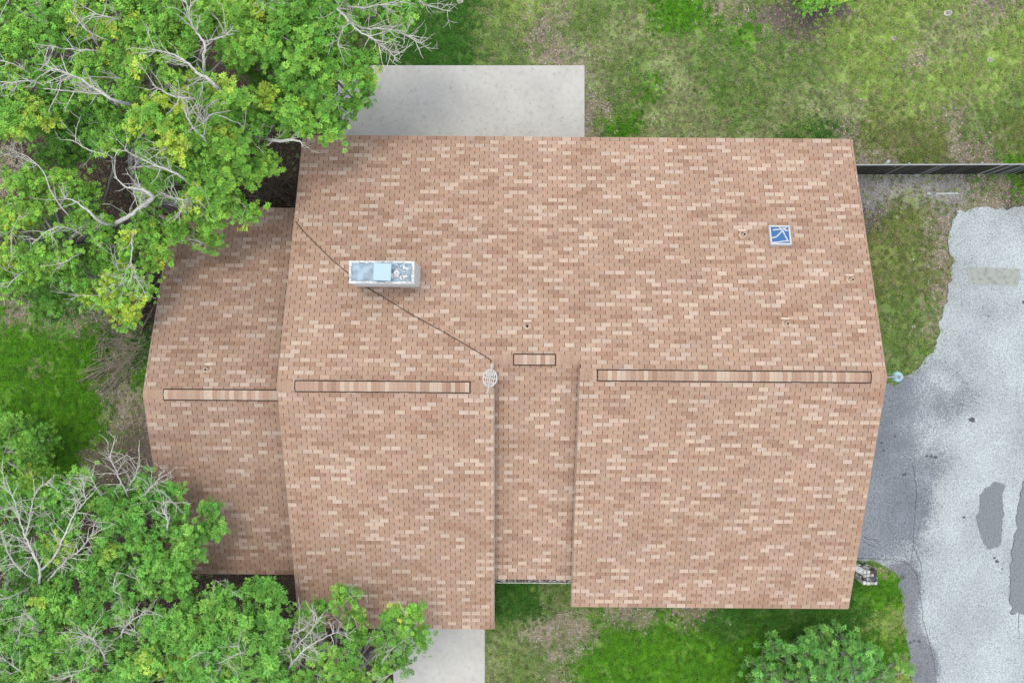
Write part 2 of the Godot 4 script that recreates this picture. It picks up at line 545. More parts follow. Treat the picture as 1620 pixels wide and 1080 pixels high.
func asphalt_image(span: Rect2) -> ImageTexture:
	# worn chip-seal: pale chips where it is weathered, dark binder where it is newer
	var W := int(span.size.x * 40.0)
	var D := int(span.size.y * 40.0)
	var f := FastNoiseLite.new()
	f.seed = 41
	f.frequency = 0.009
	f.fractal_octaves = 5
	var broad := f.get_image(W, D).get_data()
	f.seed = 42
	f.frequency = 0.42
	f.fractal_octaves = 2
	f.domain_warp_enabled = true
	f.domain_warp_amplitude = 6.0
	var chip := f.get_image(W, D).get_data()
	var data := PackedByteArray()
	data.resize(W * D * 3)
	var r := RandomNumberGenerator.new()
	r.seed = 8
	var dark_zone := PackedVector2Array(px_poly([[1300, 590], [1440, 585], [1462, 640], [1448, 700], [1436, 760], [1452, 830], [1440, 880], [1300, 900]]))
	var strip := PackedVector2Array(px_poly([[1400, 895], [1440, 885], [1452, 930], [1462, 990], [1478, 1040], [1484, 1120], [1400, 1120]]))
	var mid_zone := PackedVector2Array(px_poly([[1440, 585], [1490, 560], [1500, 640], [1470, 720], [1458, 860], [1440, 890], [1436, 700]]))
	var pale := lin(0.292, 0.318, 0.324)
	var mid := lin(0.200, 0.220, 0.236)
	var dark := lin(0.165, 0.180, 0.203)
	var grey := lin(0.168, 0.174, 0.190)
	var o := 0
	for j in D:
		for i in W:
			var q := j * W + i
			var bv := broad[q] / 255.0 - 0.5
			var cv := chip[q] / 255.0 - 0.5
			var p := span.position + Vector2(i, j) / 40.0
			var w := p + Vector2(bv * 2.2 + cv * 1.1 + r.randfn() * 0.42, -bv * 1.6 + r.randfn() * 0.3)
			var c := pale
			if w.x < 15.4:
				if Geometry2D.is_point_in_polygon(w, dark_zone): c = dark
				elif Geometry2D.is_point_in_polygon(p + (w - p) * 0.25, strip): c = grey
				elif Geometry2D.is_point_in_polygon(w, mid_zone): c = mid
			var k := 1.0 + bv * 0.42 + (r.randf() - 0.5) * 0.34
			if cv > 0.14: k *= 1.12
			elif cv < -0.14: k *= 0.66
			c = Color(c.r * k, c.g * k, c.b * k).linear_to_srgb()
			data[o] = clampi(int(c.r * 255.0), 0, 255)
			data[o + 1] = clampi(int(c.g * 255.0), 0, 255)
			data[o + 2] = clampi(int(c.b * 255.0), 0, 255)
			o += 3
	return ImageTexture.create_from_image(Image.create_from_data(W, D, false, Image.FORMAT_RGB8, data))

func build_paving() -> void:
	var patio := concrete("patio_concrete", lin(0.385, 0.372, 0.345), 51)
	var a := at_px(925, 103, 0.1)
	var w := at_px(534, 103, 0.1)
	slab("patio", "pale concrete patio slab behind the long rear eave", w.x, a.x, a.z, -5.9, 0.1, patio)
	var p := at_px(767, 1000, 0.06)
	slab("front_path", "pale concrete path leading out from the front porch", at_px(622, 1000, 0.06).x, p.x, 7.0, 15.0, 0.06, patio)
	var left := [[1513, 333], [1500, 380], [1506, 430], [1494, 490], [1474, 555], [1446, 588], [1415, 604]]
	var pts := px_poly([[1560, 330], [1513, 334], [1500, 380], [1506, 430], [1494, 490], [1474, 555], [1446, 588], [1414, 606]])
	pts.append(Vector2(10.35, 1.6))
	pts.append(Vector2(10.35, 6.9))
	pts.append_array(px_poly([[1346, 889], [1392, 888], [1414, 905], [1428, 950], [1432, 1000], [1440, 1060], [1446, 1120]]))
	pts.append(Vector2(14.0, 16.0))
	pts.append(Vector2(24.0, 16.0))
	pts.append(Vector2(24.0, -4.7))
	drive_poly = jagged(pts, 0.14, 0.10, 0.0)
	var span := Rect2(10.0, -6.0, 14.2, 22.4)
	var m := StandardMaterial3D.new()
	m.resource_name = "asphalt"
	m.albedo_texture = asphalt_image(span)
	m.roughness = 0.92
	m.metallic_specular = 0.25
	var d := lone("driveway", sheet(drive_poly, 0.03, 0.06, m, span), "weathered pale grey asphalt driveway beside the gable end", "driveway", "structure")
	# patches that were laid over the old surface
	var tar := noise_image(256, 0.32, 0.6, 1.3, 61, 3)
	var pm := mat("patch", lin(0.225, 0.250, 0.262), 0.9, tar, 0.22)
	var ring := mat("patch_edge", lin(0.11, 0.115, 0.125), 0.85, tar, 0.22)
	var patches := [
		[[1551, 790], [1556, 772], [1573, 764], [1588, 768], [1587, 800], [1585, 840], [1578, 866], [1562, 868], [1549, 848], [1547, 815]],
		[[1618, 762], [1640, 760], [1660, 820], [1656, 960], [1622, 968], [1600, 970], [1598, 930], [1600, 880], [1606, 840], [1612, 800]]]
	for q in patches:
		var base := PackedVector2Array(px_poly(q))
		part("patch_edge", sheet(jagged(Geometry2D.offset_polygon(base, 0.016)[0], 0.05, 0.06, 7.0), 0.034, 0.004, ring, span), d)
		part("asphalt_patch", sheet(jagged(base, 0.05, 0.06, 7.0), 0.039, 0.005, pm, span), d)
	var cp := mat("cement_patch", lin(0.34, 0.355, 0.32), 0.92, noise_image(256, 0.05, 0.8, 1.15, 63, 5), 0.3)
	part("cement_patch", sheet(jagged(px_poly([[1531, 425], [1560, 423], [1614, 426], [1616, 440], [1610, 452], [1570, 450], [1532, 451]]), 0.1, 0.03, 3.0), 0.035, 0.005, cp, span), d)
	# cracks: narrow strips of dark grit
	for ck in [[[1444, 735], [1450, 770], [1447, 820], [1442, 885]], [[1446, 865], [1456, 890], [1459, 905]], [[1612, 968], [1612, 1010]], [[1366, 849], [1392, 856]], [[1364, 856], [1388, 866]], [[1355, 882], [1400, 884], [1438, 890]], [[1434, 890], [1449, 905], [1456, 940], [1461, 985], [1476, 1040], [1482, 1090]]]:
		var b := MB.new()
		var line := []
		for q in px_poly(ck): line.append(Vector3(q.x, 0.031, q.y))
		var fine := []
		for i in line.size() - 1:
			for k in 6:
				var pp: Vector3 = line[i].lerp(line[i + 1], k / 6.0)
				fine.append(pp + Vector3(rng.randf_range(-0.03, 0.03), 0, rng.randf_range(-0.03, 0.03)))
		fine.append(line[-1])
		b.tube(fine, 0.010, 0.006, 4)
		part("crack", b.mesh(ring), d)
	var spots := [[1538, 664, 7], [1431, 750, 4], [1395, 700, 3], [1416, 690, 3], [1466, 721, 3], [1473, 722, 3], [1480, 723, 4], [1573, 882, 3], [1577, 888, 4], [1586, 899, 2], [1454, 1014, 4], [1440, 1016, 3], [1446, 1013, 3], [1525, 818, 3], [1564, 500, 2], [1620, 478, 5], [1398, 712, 3]]
	for s in spots:
		var c := at_px(s[0], s[1], 0)
		var poly := []
		for k in 9:
			var rr: float = s[2] / 45.0 * rng.randf_range(0.55, 1.0)
			poly.append(Vector2(c.x + cos(TAU * k / 9.0) * rr, c.z + sin(TAU * k / 9.0) * rr * 0.8))
		part("oil_stain", sheet(PackedVector2Array(poly), 0.034, 0.003, ring, span), d)

# ------------------------------------------------------------------ the house

# sections of roof: x from, x to, z of rear eave, z of front eave
var SEC := [[-6.67, -0.51, BACK, 9.10], [-0.51, 1.95, BACK, 7.51], [1.95, 10.73, BACK, 8.37], [-10.80, -6.67, -4.15, 7.41]]

func ridge_z(s: Array) -> float: return (s[2] + s[3]) / 2.0
func ridge_y(s: Array) -> float: return EAVE + (s[3] - s[2]) / 2.0 * PITCH
func back_y(z: float) -> float: return EAVE + (z - BACK) * PITCH

var TONES := [lin(0.316, 0.206, 0.148), lin(0.408, 0.304, 0.237), lin(0.272, 0.165, 0.116), lin(0.352, 0.240, 0.178)]

func tab_mesh(b: MB, o: Vector3, u: Vector3, v: Vector3, n: Vector3, w: float, l: float, cs: Array) -> void:
	var col: Color = cs[0]
	var hi := n * 0.011
	var lo := n * 0.003
	var a0 := o
	var a1 := o + u * w
	var b1 := o + u * w + v * l
	var b0 := o + v * l
	b.quad(a0 + hi, a1 + hi, b1 + lo, b0 + lo, col)
	for e in 4: b.c[b.c.size() - 4 + e] = cs[e]
	b.quad(a0 - v * 0.006, a1 - v * 0.006, a1 + hi, a0 + hi, lin(0.10, 0.062, 0.048))
	b.quad(a1, b1, b1 + lo, a1 + hi, col)
	b.quad(b0, a0, a0 + hi, b0 + lo, col)

func build_house() -> void:
	var house := thing("house", "low bungalow with brown three-tab shingle gable roofs", "house", Vector3.ZERO, TURN)
	var deck := MB.new()
	var under := lin(0.075, 0.045, 0.034)
	var edge := lin(0.30, 0.22, 0.165)
	for i in SEC.size():
		var s: Array = SEC[i]
		var rz := ridge_z(s)
		var ry := ridge_y(s)
		var x0: float = s[0]
		var x1: float = s[1] - (0.10 if i == 3 else 0.0)
		var t := Vector3.DOWN * 0.16
		for side in 2:
			var ez: float = s[2] if side == 0 else s[3]
			var e0 := Vector3(x0, EAVE, ez)
			var e1 := Vector3(x1, EAVE, ez)
			var r0 := Vector3(x0, ry, rz)
			var r1 := Vector3(x1, ry, rz)
			if side == 1:
				deck.quad(e0, e1, r1, r0, under)
				deck.quad(e0 + t, e1 + t, e1, e0, edge)
			else:
				deck.quad(e1, e0, r0, r1, under)
				deck.quad(e1 + t, e0 + t, e0, e1, edge)
			deck.quad(r0 + t, r1 + t, e1 + t, e0 + t, edge)
			if i != 1:
				deck.quad(r0 + t, e0 + t, e0, r0, edge)
				deck.quad(e1 + t, r1 + t, r1, e1, edge)
	var roof := part("roof", deck.mesh(M.deck), house)
	# shingle tabs: first lay them out, then the 300 nearest the lens become pieces of their own
	var r := RandomNumberGenerator.new()
	r.seed = 21
	var tabs := []
	var turn := Basis(Vector3.UP, TURN)
	var EXPOSE := 0.127
	var WIDE := 0.305
	for i in SEC.size():
		var s: Array = SEC[i]
		var L := Vector2(ridge_z(s) - s[2], ridge_y(s) - EAVE).length()
		var LS := [L, Vector2(ridge_z(SEC[1]) - BACK, ridge_y(SEC[1]) - EAVE).length(), Vector2(ridge_z(SEC[2]) - BACK, ridge_y(SEC[2]) - EAVE).length()]
		for side in 2:
			if side == 0 and i in [1, 2]: continue      # the rear slope of the three main sections is one run of courses
			var ez: float = s[2] if side == 0 else s[3]
			var v := Vector3(0, ridge_y(s) - EAVE, ridge_z(s) - ez).normalized()
			var u := Vector3.RIGHT if side == 1 else Vector3.LEFT
			var n := u.cross(v)
			var x0: float = s[0]
			var x1: float = s[1]
			if i == 3: x1 -= 0.09
			if i == 0 and side == 0: x1 = 10.73
			var below := {}
			var rows := int(ceil((L - 0.02) / EXPOSE))
			var off := r.randf() * 0.3 if i == 3 or side == 1 else 0.0
			for k in rows:
				var along := k * EXPOSE
				var l := minf(EXPOSE + 0.006, L - along)
				var sx := floorf((x0 - 1.0) / WIDE) * WIDE + off + (0.1525 if k % 2 else 0.0) + r.randf_range(-0.006, 0.006)
				var prev := 0
				var here := {}
				while sx < x1:
					var tone := 0
					var q := r.randf()
					if prev == 1: tone = 1 if q < 0.42 else 3 if q < 0.55 else 0
					elif prev == 11: tone = 3 if q < 0.3 else 0
					elif prev == 2 and q < 0.30: tone = 2
					elif q < 0.18: tone = 1
					elif q < 0.30: tone = 2
					elif q < 0.44: tone = 3
					var cell := int(sx / WIDE * 2.0 + 1000.5)
					if tone == 1 and prev != 1 and (below.has(cell - 1) or below.has(cell + 1) or below.has(cell)) and r.randf() < 0.8: tone = 0
					if tone == 1: here[cell] = true
					prev = 11 if tone == 1 and prev == 1 else tone
					var a := maxf(sx + 0.009, x0)
					var b := minf(sx + WIDE - 0.009, x1)
					if i == 0 and side == 0:
						# the courses stop at the ridge of the section they lie on; a tab that spans two sections is cut at the step
						var cut: float = -0.51 if a < -0.51 and b > -0.51 else 1.95
						if a < cut and b > cut and along > LS[1] - EXPOSE:
							if cut < 0.0: b = cut
							else: a = cut
						var m := (a + b) / 2.0
						var most: float = LS[0] if m < -0.51 else LS[1] if m < 1.95 else LS[2]
						l = minf(EXPOSE + 0.006, most - along)
					if b - a > 0.02 and l > 0.01:
						var o := Vector3(a if side == 1 else b, EAVE, ez) + v * along + n * 0.002
						if k == 0: o -= v * 0.02
						var mid := turn * (o + u * (b - a) / 2.0 + v * l / 2.0)
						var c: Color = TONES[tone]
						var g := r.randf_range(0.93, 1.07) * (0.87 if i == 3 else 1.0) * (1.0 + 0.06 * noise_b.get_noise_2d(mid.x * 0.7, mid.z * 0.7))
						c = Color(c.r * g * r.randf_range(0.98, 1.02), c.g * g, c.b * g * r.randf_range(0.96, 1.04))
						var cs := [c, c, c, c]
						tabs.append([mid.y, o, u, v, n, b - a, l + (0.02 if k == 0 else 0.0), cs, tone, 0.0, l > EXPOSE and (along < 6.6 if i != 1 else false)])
					sx += WIDE
				below = here
	var order := []
	for i in tabs.size():
		if tabs[i][10] and tabs[i][9] == 0.0 and absf(tabs[i][5] - (WIDE - 0.018)) < 1e-4 and absf(tabs[i][6] - (EXPOSE + 0.006)) < 1e-4: order.append(i)
	order.sort_custom(func(p, q): return tabs[p][0] > tabs[q][0])
	var single := {}
	for i in 300: single[order[i]] = true
	var variants := []
	for t in 4:
		var row := []
		for k in 4:
			var c: Color = TONES[t]
			var g: float = [0.94, 0.99, 1.03, 1.07][k]
			var b := MB.new()
			tab_mesh(b, Vector3.ZERO, Vector3.RIGHT, Vector3.UP, Vector3.BACK, WIDE - 0.018, EXPOSE + 0.006, [Color(c.r * g, c.g * g, c.b * g), Color(c.r * g, c.g * g, c.b * g), Color(c.r * g, c.g * g, c.b * g), Color(c.r * g, c.g * g, c.b * g)])
			row.append(b.mesh(M.shingle))
		variants.append(row)
	var rest := MB.new()
	for i in tabs.size():
		var t: Array = tabs[i]
		if single.has(i):
			var o := part("shingle", variants[t[8]][r.randi() % 4], roof)
			o.transform = Transform3D(Basis(t[2], t[3], t[4]), t[1])
		else:
			tab_mesh(rest, t[1], t[2], t[3], t[4], t[5], t[6], t[7])
	var field := part("shingle_courses", rest.mesh(M.shingle), roof)
	field.set_meta("kind", "stuff")
	print("tabs ", tabs.size())
	# walls
	for i in SEC.size():
		var s: Array = SEC[i]
		var b := MB.new()
		var x0: float = s[0] + (0.4 if i == 0 or i == 3 else 0.14 if i == 2 else -0.2)
		var x1: float = s[1] - (0.4 if i == 2 else 0.14 if i == 0 else -0.2)
		var zb: float = s[2] + 0.45
		var zf: float = s[3] - (1.6 if i == 0 else 0.45)
		var q := []
		for p in [[zb, 0.0], [zf, 0.0], [zf, EAVE + (s[3] - zf) * PITCH - 0.165], [ridge_z(s), ridge_y(s) - 0.165], [zb, EAVE + (zb - s[2]) * PITCH - 0.165]]:
			q.append([Vector3(x0, p[1], p[0]), Vector3(x1, p[1], p[0])])
		for k in 5:
			var a: Array = q[k]
			var d: Array = q[(k + 1) % 5]
			b.quad(a[0], a[1], d[1], d[0])
		b.quad(q[0][0], q[1][0], q[2][0], q[4][0])
		b.tri(q[4][0], q[2][0], q[3][0])
		b.quad(q[4][1], q[2][1], q[1][1], q[0][1])
		b.tri(q[3][1], q[2][1], q[4][1])
		part("wall", b.mesh(M.brick_wall), house)
	# metal drip edges along eaves and rakes
	for i in SEC.size():
		var s: Array = SEC[i]
		for side in 2:
			if i in [1, 2] and side == 0: continue
			var x1: float = 10.73 if i == 0 and side == 0 else s[1] - (0.1 if i == 3 else 0.0)
			var ez: float = s[2] - 0.018 if side == 0 else s[3] + 0.018
			var b := MB.new()
			b.box(Transform3D(Basis.IDENTITY, Vector3((s[0] + x1) / 2, EAVE - 0.045, ez)), Vector3(x1 - s[0], 0.075, 0.026), 0.004)
			part("drip_edge", b.mesh(M.trim), house)
	for rk in [[0, -6.67, -1], [2, 10.73, 1], [3, -10.80, -1], [0, -0.51, 1], [2, 1.95, -1]]:
		var s: Array = SEC[rk[0]]
		for side in 2:
			if rk[1] > -1.0 and rk[1] < 2.0 and side == 0: continue
			var ez: float = s[2] if side == 0 else s[3]
			var a := Vector3(rk[1] + 0.014 * rk[2], EAVE - 0.055, ez)
			var d := Vector3(rk[1] + 0.014 * rk[2], ridge_y(s) - 0.055, ridge_z(s))
			var ax := (d - a).normalized()
			var b := MB.new()
			b.box(Transform3D(Basis(Vector3.RIGHT, Vector3.RIGHT.cross(-ax), -ax), (a + d) / 2), Vector3(0.022, 0.08, a.distance_to(d)), 0.004)
			part("rake_edge", b.mesh(M.trim), house)
	# white gutter along the recessed porch eave, half filled with old leaves
	var gb := MB.new()
	var gz := 7.51 + 0.05
	gb.box(Transform3D(Basis.IDENTITY, Vector3(0.72, 2.36, gz + 0.115)), Vector3(2.42, 0.13, 0.018), 0.004)
	gb.box(Transform3D(Basis.IDENTITY, Vector3(0.72, 2.30, gz + 0.05)), Vector3(2.42, 0.015, 0.112), 0.004)
	var gutter := part("gutter", gb.mesh(M.white_trim), house)
	var gl := MB.new()
	for k in 70:
		var p := Vector3(rng.randf_range(-0.4, 1.85), 2.33 + rng.randf() * 0.05, gz + rng.randf_range(0.01, 0.10))
		gl.box(Transform3D(Basis.from_euler(Vector3(rng.randf(), rng.randf() * TAU, rng.randf())), p), Vector3(0.07, 0.008, 0.035), 0.002, Color(0.09, 0.06, 0.04) * rng.randf_range(0.5, 2.0))
	var debris := part("debris", gl.mesh(M.litter), gutter)
	debris.set_meta("kind", "stuff")
	build_ridges(house)
	build_chimney(house)
	build_skylight(house)
	for p in [[1175, 372], [1345, 443], [1243, 512], [834, 516]]: vent_pipe(house, p[0], p[1], 0)
	vent_pipe(house, 329, 584, 3)

func roof_point(px: float, py: float, i: int) -> Vector3:
	# where the ray of that pixel meets the rear slope of section i, in the house's own axes
	var h := 3.5
	var p := Vector3.ZERO
	for k in 8:
		p = Basis(Vector3.UP, -TURN) * at_px(px, py, h)
		var s: Array = SEC[i]
		h = EAVE + (p.z - s[2]) * PITCH
	return Vector3(p.x, h, p.z)

func slope_basis() -> Basis:
	var v := Vector3(0, PITCH, 1).normalized()
	return Basis(Vector3.RIGHT, v.cross(Vector3.RIGHT), v)   # x east, y off the roof, z up the slope

func build_ridges(house: Node3D) -> void:
	var r := RandomNumberGenerator.new()
	r.seed = 33
	# section, px from, px to, of the raised vent
	for q in [[0, 466, 745], [1, 812, 880], [2, 945, 1380], [3, 258, 447]]:
		var s: Array = SEC[q[0]]
		var rz := ridge_z(s)
		var ry := ridge_y(s)
		var va: float = (q[1] - 810.0) / F * (H - ry)
		var vb: float = (q[2] - 810.0) / F * (H - ry)
		var x0: float = s[0]
		var x1: float = s[1]
		if q[0] == 3:
			x1 -= 0.1
			vb = minf(vb, x1 - 0.02)
		var vn := MB.new()
		var wing := 0.172
		for sd in [-1.0, 1.0]:
			var d := Vector3(0, -PITCH, sd).normalized()
			var nn := Vector3(0, 1, sd * PITCH).normalized()
			var mid := Vector3((va + vb) / 2, ry, rz) + d * wing / 2 + nn * 0.022
			vn.box(Transform3D(Basis(Vector3.RIGHT, nn, Vector3.RIGHT.cross(nn)), mid), Vector3(vb - va, 0.022, wing), 0.004)
		var vent := part("ridge_vent", vn.mesh(M.vent_plastic), house)
		var x := x0 + 0.005
		var flip := 0
		while x < x1 - 0.02:
			var w := minf(0.127 * r.randf_range(0.92, 1.1), x1 - x)
			for stop in [va, va + 0.03, vb - 0.03, vb]:
				if x < stop - 0.001 and x + w > stop: w = stop - x
			if (x >= va - 0.002 and x < va + 0.028) or (x >= vb - 0.032 and x < vb - 0.002):
				x += w
				continue
			var on := x + w / 2 > va and x + w / 2 < vb
			var lift := 0.037 if on else 0.012
			var c: Color = TONES[[0, 0, 0, 3, 1, 1, 2, 3][r.randi() % (8 if on else 4)]]
			var g := r.randf_range(0.93, 1.05)
			c = Color(c.r * g, c.g * g, c.b * g)
			var b := MB.new()
			for sd in [-1.0, 1.0]:
				var d := Vector3(0, -PITCH, sd).normalized()
				var nn := Vector3(0, 1, sd * PITCH).normalized()
				var top := Vector3(0, ry + lift * 1.054, rz)
				var e := top + d * 0.148
				var tilt := 0.004
				var p0 := top + Vector3(x, tilt, 0)
				var p1 := top + Vector3(x + w - 0.003, 0, 0)
				var p2 := e + Vector3(x + w - 0.003, 0, 0)
				var p3 := e + Vector3(x, tilt, 0)
				var dn := -nn * 0.009
				if sd > 0:
					b.quad(p3, p2, p1, p0, c)
					b.quad(p3 + dn, p2 + dn, p2, p3, c)
					b.quad(p0 + dn, p3 + dn, p3, p0, c)
				else:
					b.quad(p0, p1, p2, p3, c)
					b.quad(p2 + dn, p3 + dn, p3, p2, c)
					b.quad(p3 + dn, p0 + dn, p0, p3, c)
			part("ridge_cap", b.mesh(M.shingle), vent)
			x += w
			flip += 1

func build_chimney(house: Node3D) -> void:
	var inv := Basis(Vector3.UP, -TURN)
	var top := 5.55
	var a := inv * at_px(552, 412, top)
	var d := inv * at_px(655, 449, top)
	var x0 := a.x
	var x1 := d.x
	var z0 := a.z
	var z1 := d.z
	var cx := (x0 + x1) / 2
	var cz := (z0 + z1) / 2
	var low := back_y(z0) - 0.2
	var b := MB.new()
	b.box(Transform3D(Basis.IDENTITY, Vector3(cx, (low + top - 0.07) / 2, cz)), Vector3(x1 - x0, top - 0.07 - low, z1 - z0), 0.015)
	var ch := part("chimney", b.mesh(M.chimney_paint), house, "white painted chimney with pale blue crown and square cap")
	var cr := MB.new()
	cr.box(Transform3D(Basis.IDENTITY, Vector3(cx, top - 0.055, cz)), Vector3(x1 - x0 - 0.12, 0.03, z1 - z0 - 0.12), 0.01)
	part("crown", cr.mesh(M.chimney_crown), ch)
	# uneven raised rim of mortar
	var rim := MB.new()
	var rr := RandomNumberGenerator.new()
	rr.seed = 71
	for e in 4:
		var along := (x1 - x0) if e < 2 else (z1 - z0) - 0.13
		var k := int(along / 0.09)
		for i in k:
			var f := (i + 0.5) / k - 0.5
			var wd := rr.randf_range(0.055, 0.085)
			var ht := rr.randf_range(0.06, 0.085)
			var p := Vector3(cx + f * along, top - 0.03, (z0 + wd / 2) if e == 0 else (z1 - wd / 2)) if e < 2 else Vector3((x0 + wd / 2) if e == 2 else (x1 - wd / 2), top - 0.03, cz + f * along)
			rim.box(Transform3D(Basis(Vector3.UP, rr.randf_range(-0.06, 0.06)), p), Vector3(along / k + 0.012, ht, wd) if e < 2 else Vector3(wd, ht, along / k + 0.012), 0.012)
	part("rim", rim.mesh(M.mortar), ch)
	# flue cap: a plate on four short legs
	var ca := inv * at_px(590.5, 416, top + 0.2)
	var cb := inv * at_px(618.5, 444, top + 0.2)
	var pc := MB.new()
	var pm := Vector3((ca.x + cb.x) / 2, top + 0.19, (ca.z + cb.z) / 2)
	pc.box(Transform3D(Basis(Vector3.UP, -0.03), pm), Vector3(cb.x - ca.x, 0.05, cb.z - ca.z), 0.012)
	for q in [[-1, -1], [1, -1], [1, 1], [-1, 1]]:
		pc.box(Transform3D(Basis.IDENTITY, pm + Vector3(q[0] * 0.19, -0.125, q[1] * 0.19)), Vector3(0.04, 0.21, 0.04), 0.004)
	part("flue_cap", pc.mesh(M.cap_metal), ch)
	# broken mortar lying on the far end of the crown
	for k in 34:
		var p := Vector3(lerpf(x0, x1, rr.randf_range(0.64, 0.93)), top - 0.02 + rr.randf() * 0.03, lerpf(z0, z1, rr.randf_range(0.13, 0.87)))
		var s := rr.randf_range(0.03, 0.10)
		var bb := MB.new()
		bb.box(Transform3D(Basis.from_euler(Vector3(rr.randf_range(-0.4, 0.4), rr.randf() * TAU, rr.randf_range(-0.4, 0.4))), p), Vector3(s * 1.7, s * 0.5, s * 0.8), s * 0.15)
		part("mortar_piece", bb.mesh(M.mortar if rr.randf() < 0.75 else M.chimney_crown), ch)
	# cracks and ridges of old sealant on the other half
	for q in [[0.05, 0.30, 0.13, 0.14], [0.23, 0.62, 0.34, 0.36], [0.08, 0.9, 0.2, 0.85], [0.25, 0.85, 0.4, 0.88]]:
		var bb := MB.new()
		var pts := []
		for i in 6:
			var f := i / 5.0
			pts.append(Vector3(lerpf(x0, x1, lerpf(q[0], q[2], f)), top - 0.04, lerpf(z0, z1, lerpf(q[1], q[3], f)) + rr.randf_range(-0.02, 0.02)))
		bb.tube(pts, 0.012, 0.005, 5)
		part("sealant", bb.mesh(M.chimney_crown), ch)

func build_skylight(house: Node3D) -> void:
	var c := roof_point(1233, 374, 0)
	var sb := slope_basis()
	var S := 0.64
	var b := MB.new()
	for e in 4:
		var o := Vector3(0, 0.06, (S - 0.05) / 2 * (1 if e == 0 else -1)) if e < 2 else Vector3((S - 0.05) / 2 * (1 if e == 2 else -1), 0.06, 0)
		b.box(Transform3D(sb, c + sb * o), Vector3(S, 0.12, 0.055) if e < 2 else Vector3(0.055, 0.12, S - 0.112), 0.008)
	var sky := Node3D.new()
	sky.name = "skylight"
	house.add_child(sky)
	part("frame", b.mesh(M.skylight_frame), sky)
	b = MB.new()
	b.box(Transform3D(sb, c + sb * Vector3(0, 0.085, 0)), Vector3(S - 0.10, 0.02, S - 0.10), 0.006)
	part("pane", b.mesh(M.blue_pane), sky)
	b = MB.new()
	for line in [[[-0.27, 0.25], [-0.1, 0.24], [0.1, 0.2], [0.25, 0.2]], [[-0.27, 0.1], [-0.12, 0.06], [0.0, -0.06], [0.1, -0.16], [0.12, -0.24]], [[0.22, 0.2], [0.14, 0.0], [0.1, -0.12]], [[-0.2, -0.17], [0.0, -0.19], [0.25, -0.15]], [[0.0, -0.25], [0.12, -0.17], [0.2, -0.25]]]:
		for i in line.size() - 1:
			var p := Vector3(line[i][0], 0.101, line[i][1])
			var q := Vector3(line[i + 1][0], 0.101, line[i + 1][1])
			var d := (q - p).normalized()
			b.box(Transform3D(sb * Basis(d, Vector3.UP, d.cross(Vector3.UP)), c + sb * ((p + q) / 2)), Vector3(p.distance_to(q) + 0.02, 0.010, 0.042), 0.003)
	part("pale_strip", b.mesh(M.skylight_frame), sky)  # thin pale strips laid across the pane

func vent_pipe(house: Node3D, px: float, py: float, i: int) -> void:
	var c := roof_point(px, py, i)
	var sb := slope_basis()
	var o := Node3D.new()
	o.name = "vent_pipe"
	house.add_child(o, true)
	var b := MB.new()
	b.box(Transform3D(sb, c + sb * Vector3(0, 0.022, -0.155)), Vector3(0.24, 0.016, 0.05), 0.004)
	part("flashing", b.mesh(M.lead), o)
	b = MB.new()
	b.lathe(Transform3D(sb, c), [Vector2(0.115, 0.006), Vector2(0.112, 0.02), Vector2(0.075, 0.05), Vector2(0.066, 0.075)], 20)
	part("collar", b.mesh(M.pipe), o)
	b = MB.new()
	b.lathe(Transform3D(Basis.IDENTITY, c), [Vector2(0.055, -0.05), Vector2(0.055, 0.24), Vector2(0.05, 0.245), Vector2(0.042, 0.24), Vector2(0.042, 0.08), Vector2(0.0, 0.08)], 18)
	part("pipe", b.mesh(M.lead), o)
	b = MB.new()
	b.lathe(Transform3D(Basis.IDENTITY, c), [Vector2(0.041, 0.10), Vector2(0.0, 0.10)], 16)
	part("opening", b.mesh(M.black), o)

func roof_height(w: Vector3) -> float:
	var p := Basis(Vector3.UP, -TURN) * w
	for s in SEC:
		if p.x >= s[0] and p.x <= s[1]:
			return minf(EAVE + (p.z - s[2]) * PITCH, EAVE + (s[3] - p.z) * PITCH)
	return EAVE

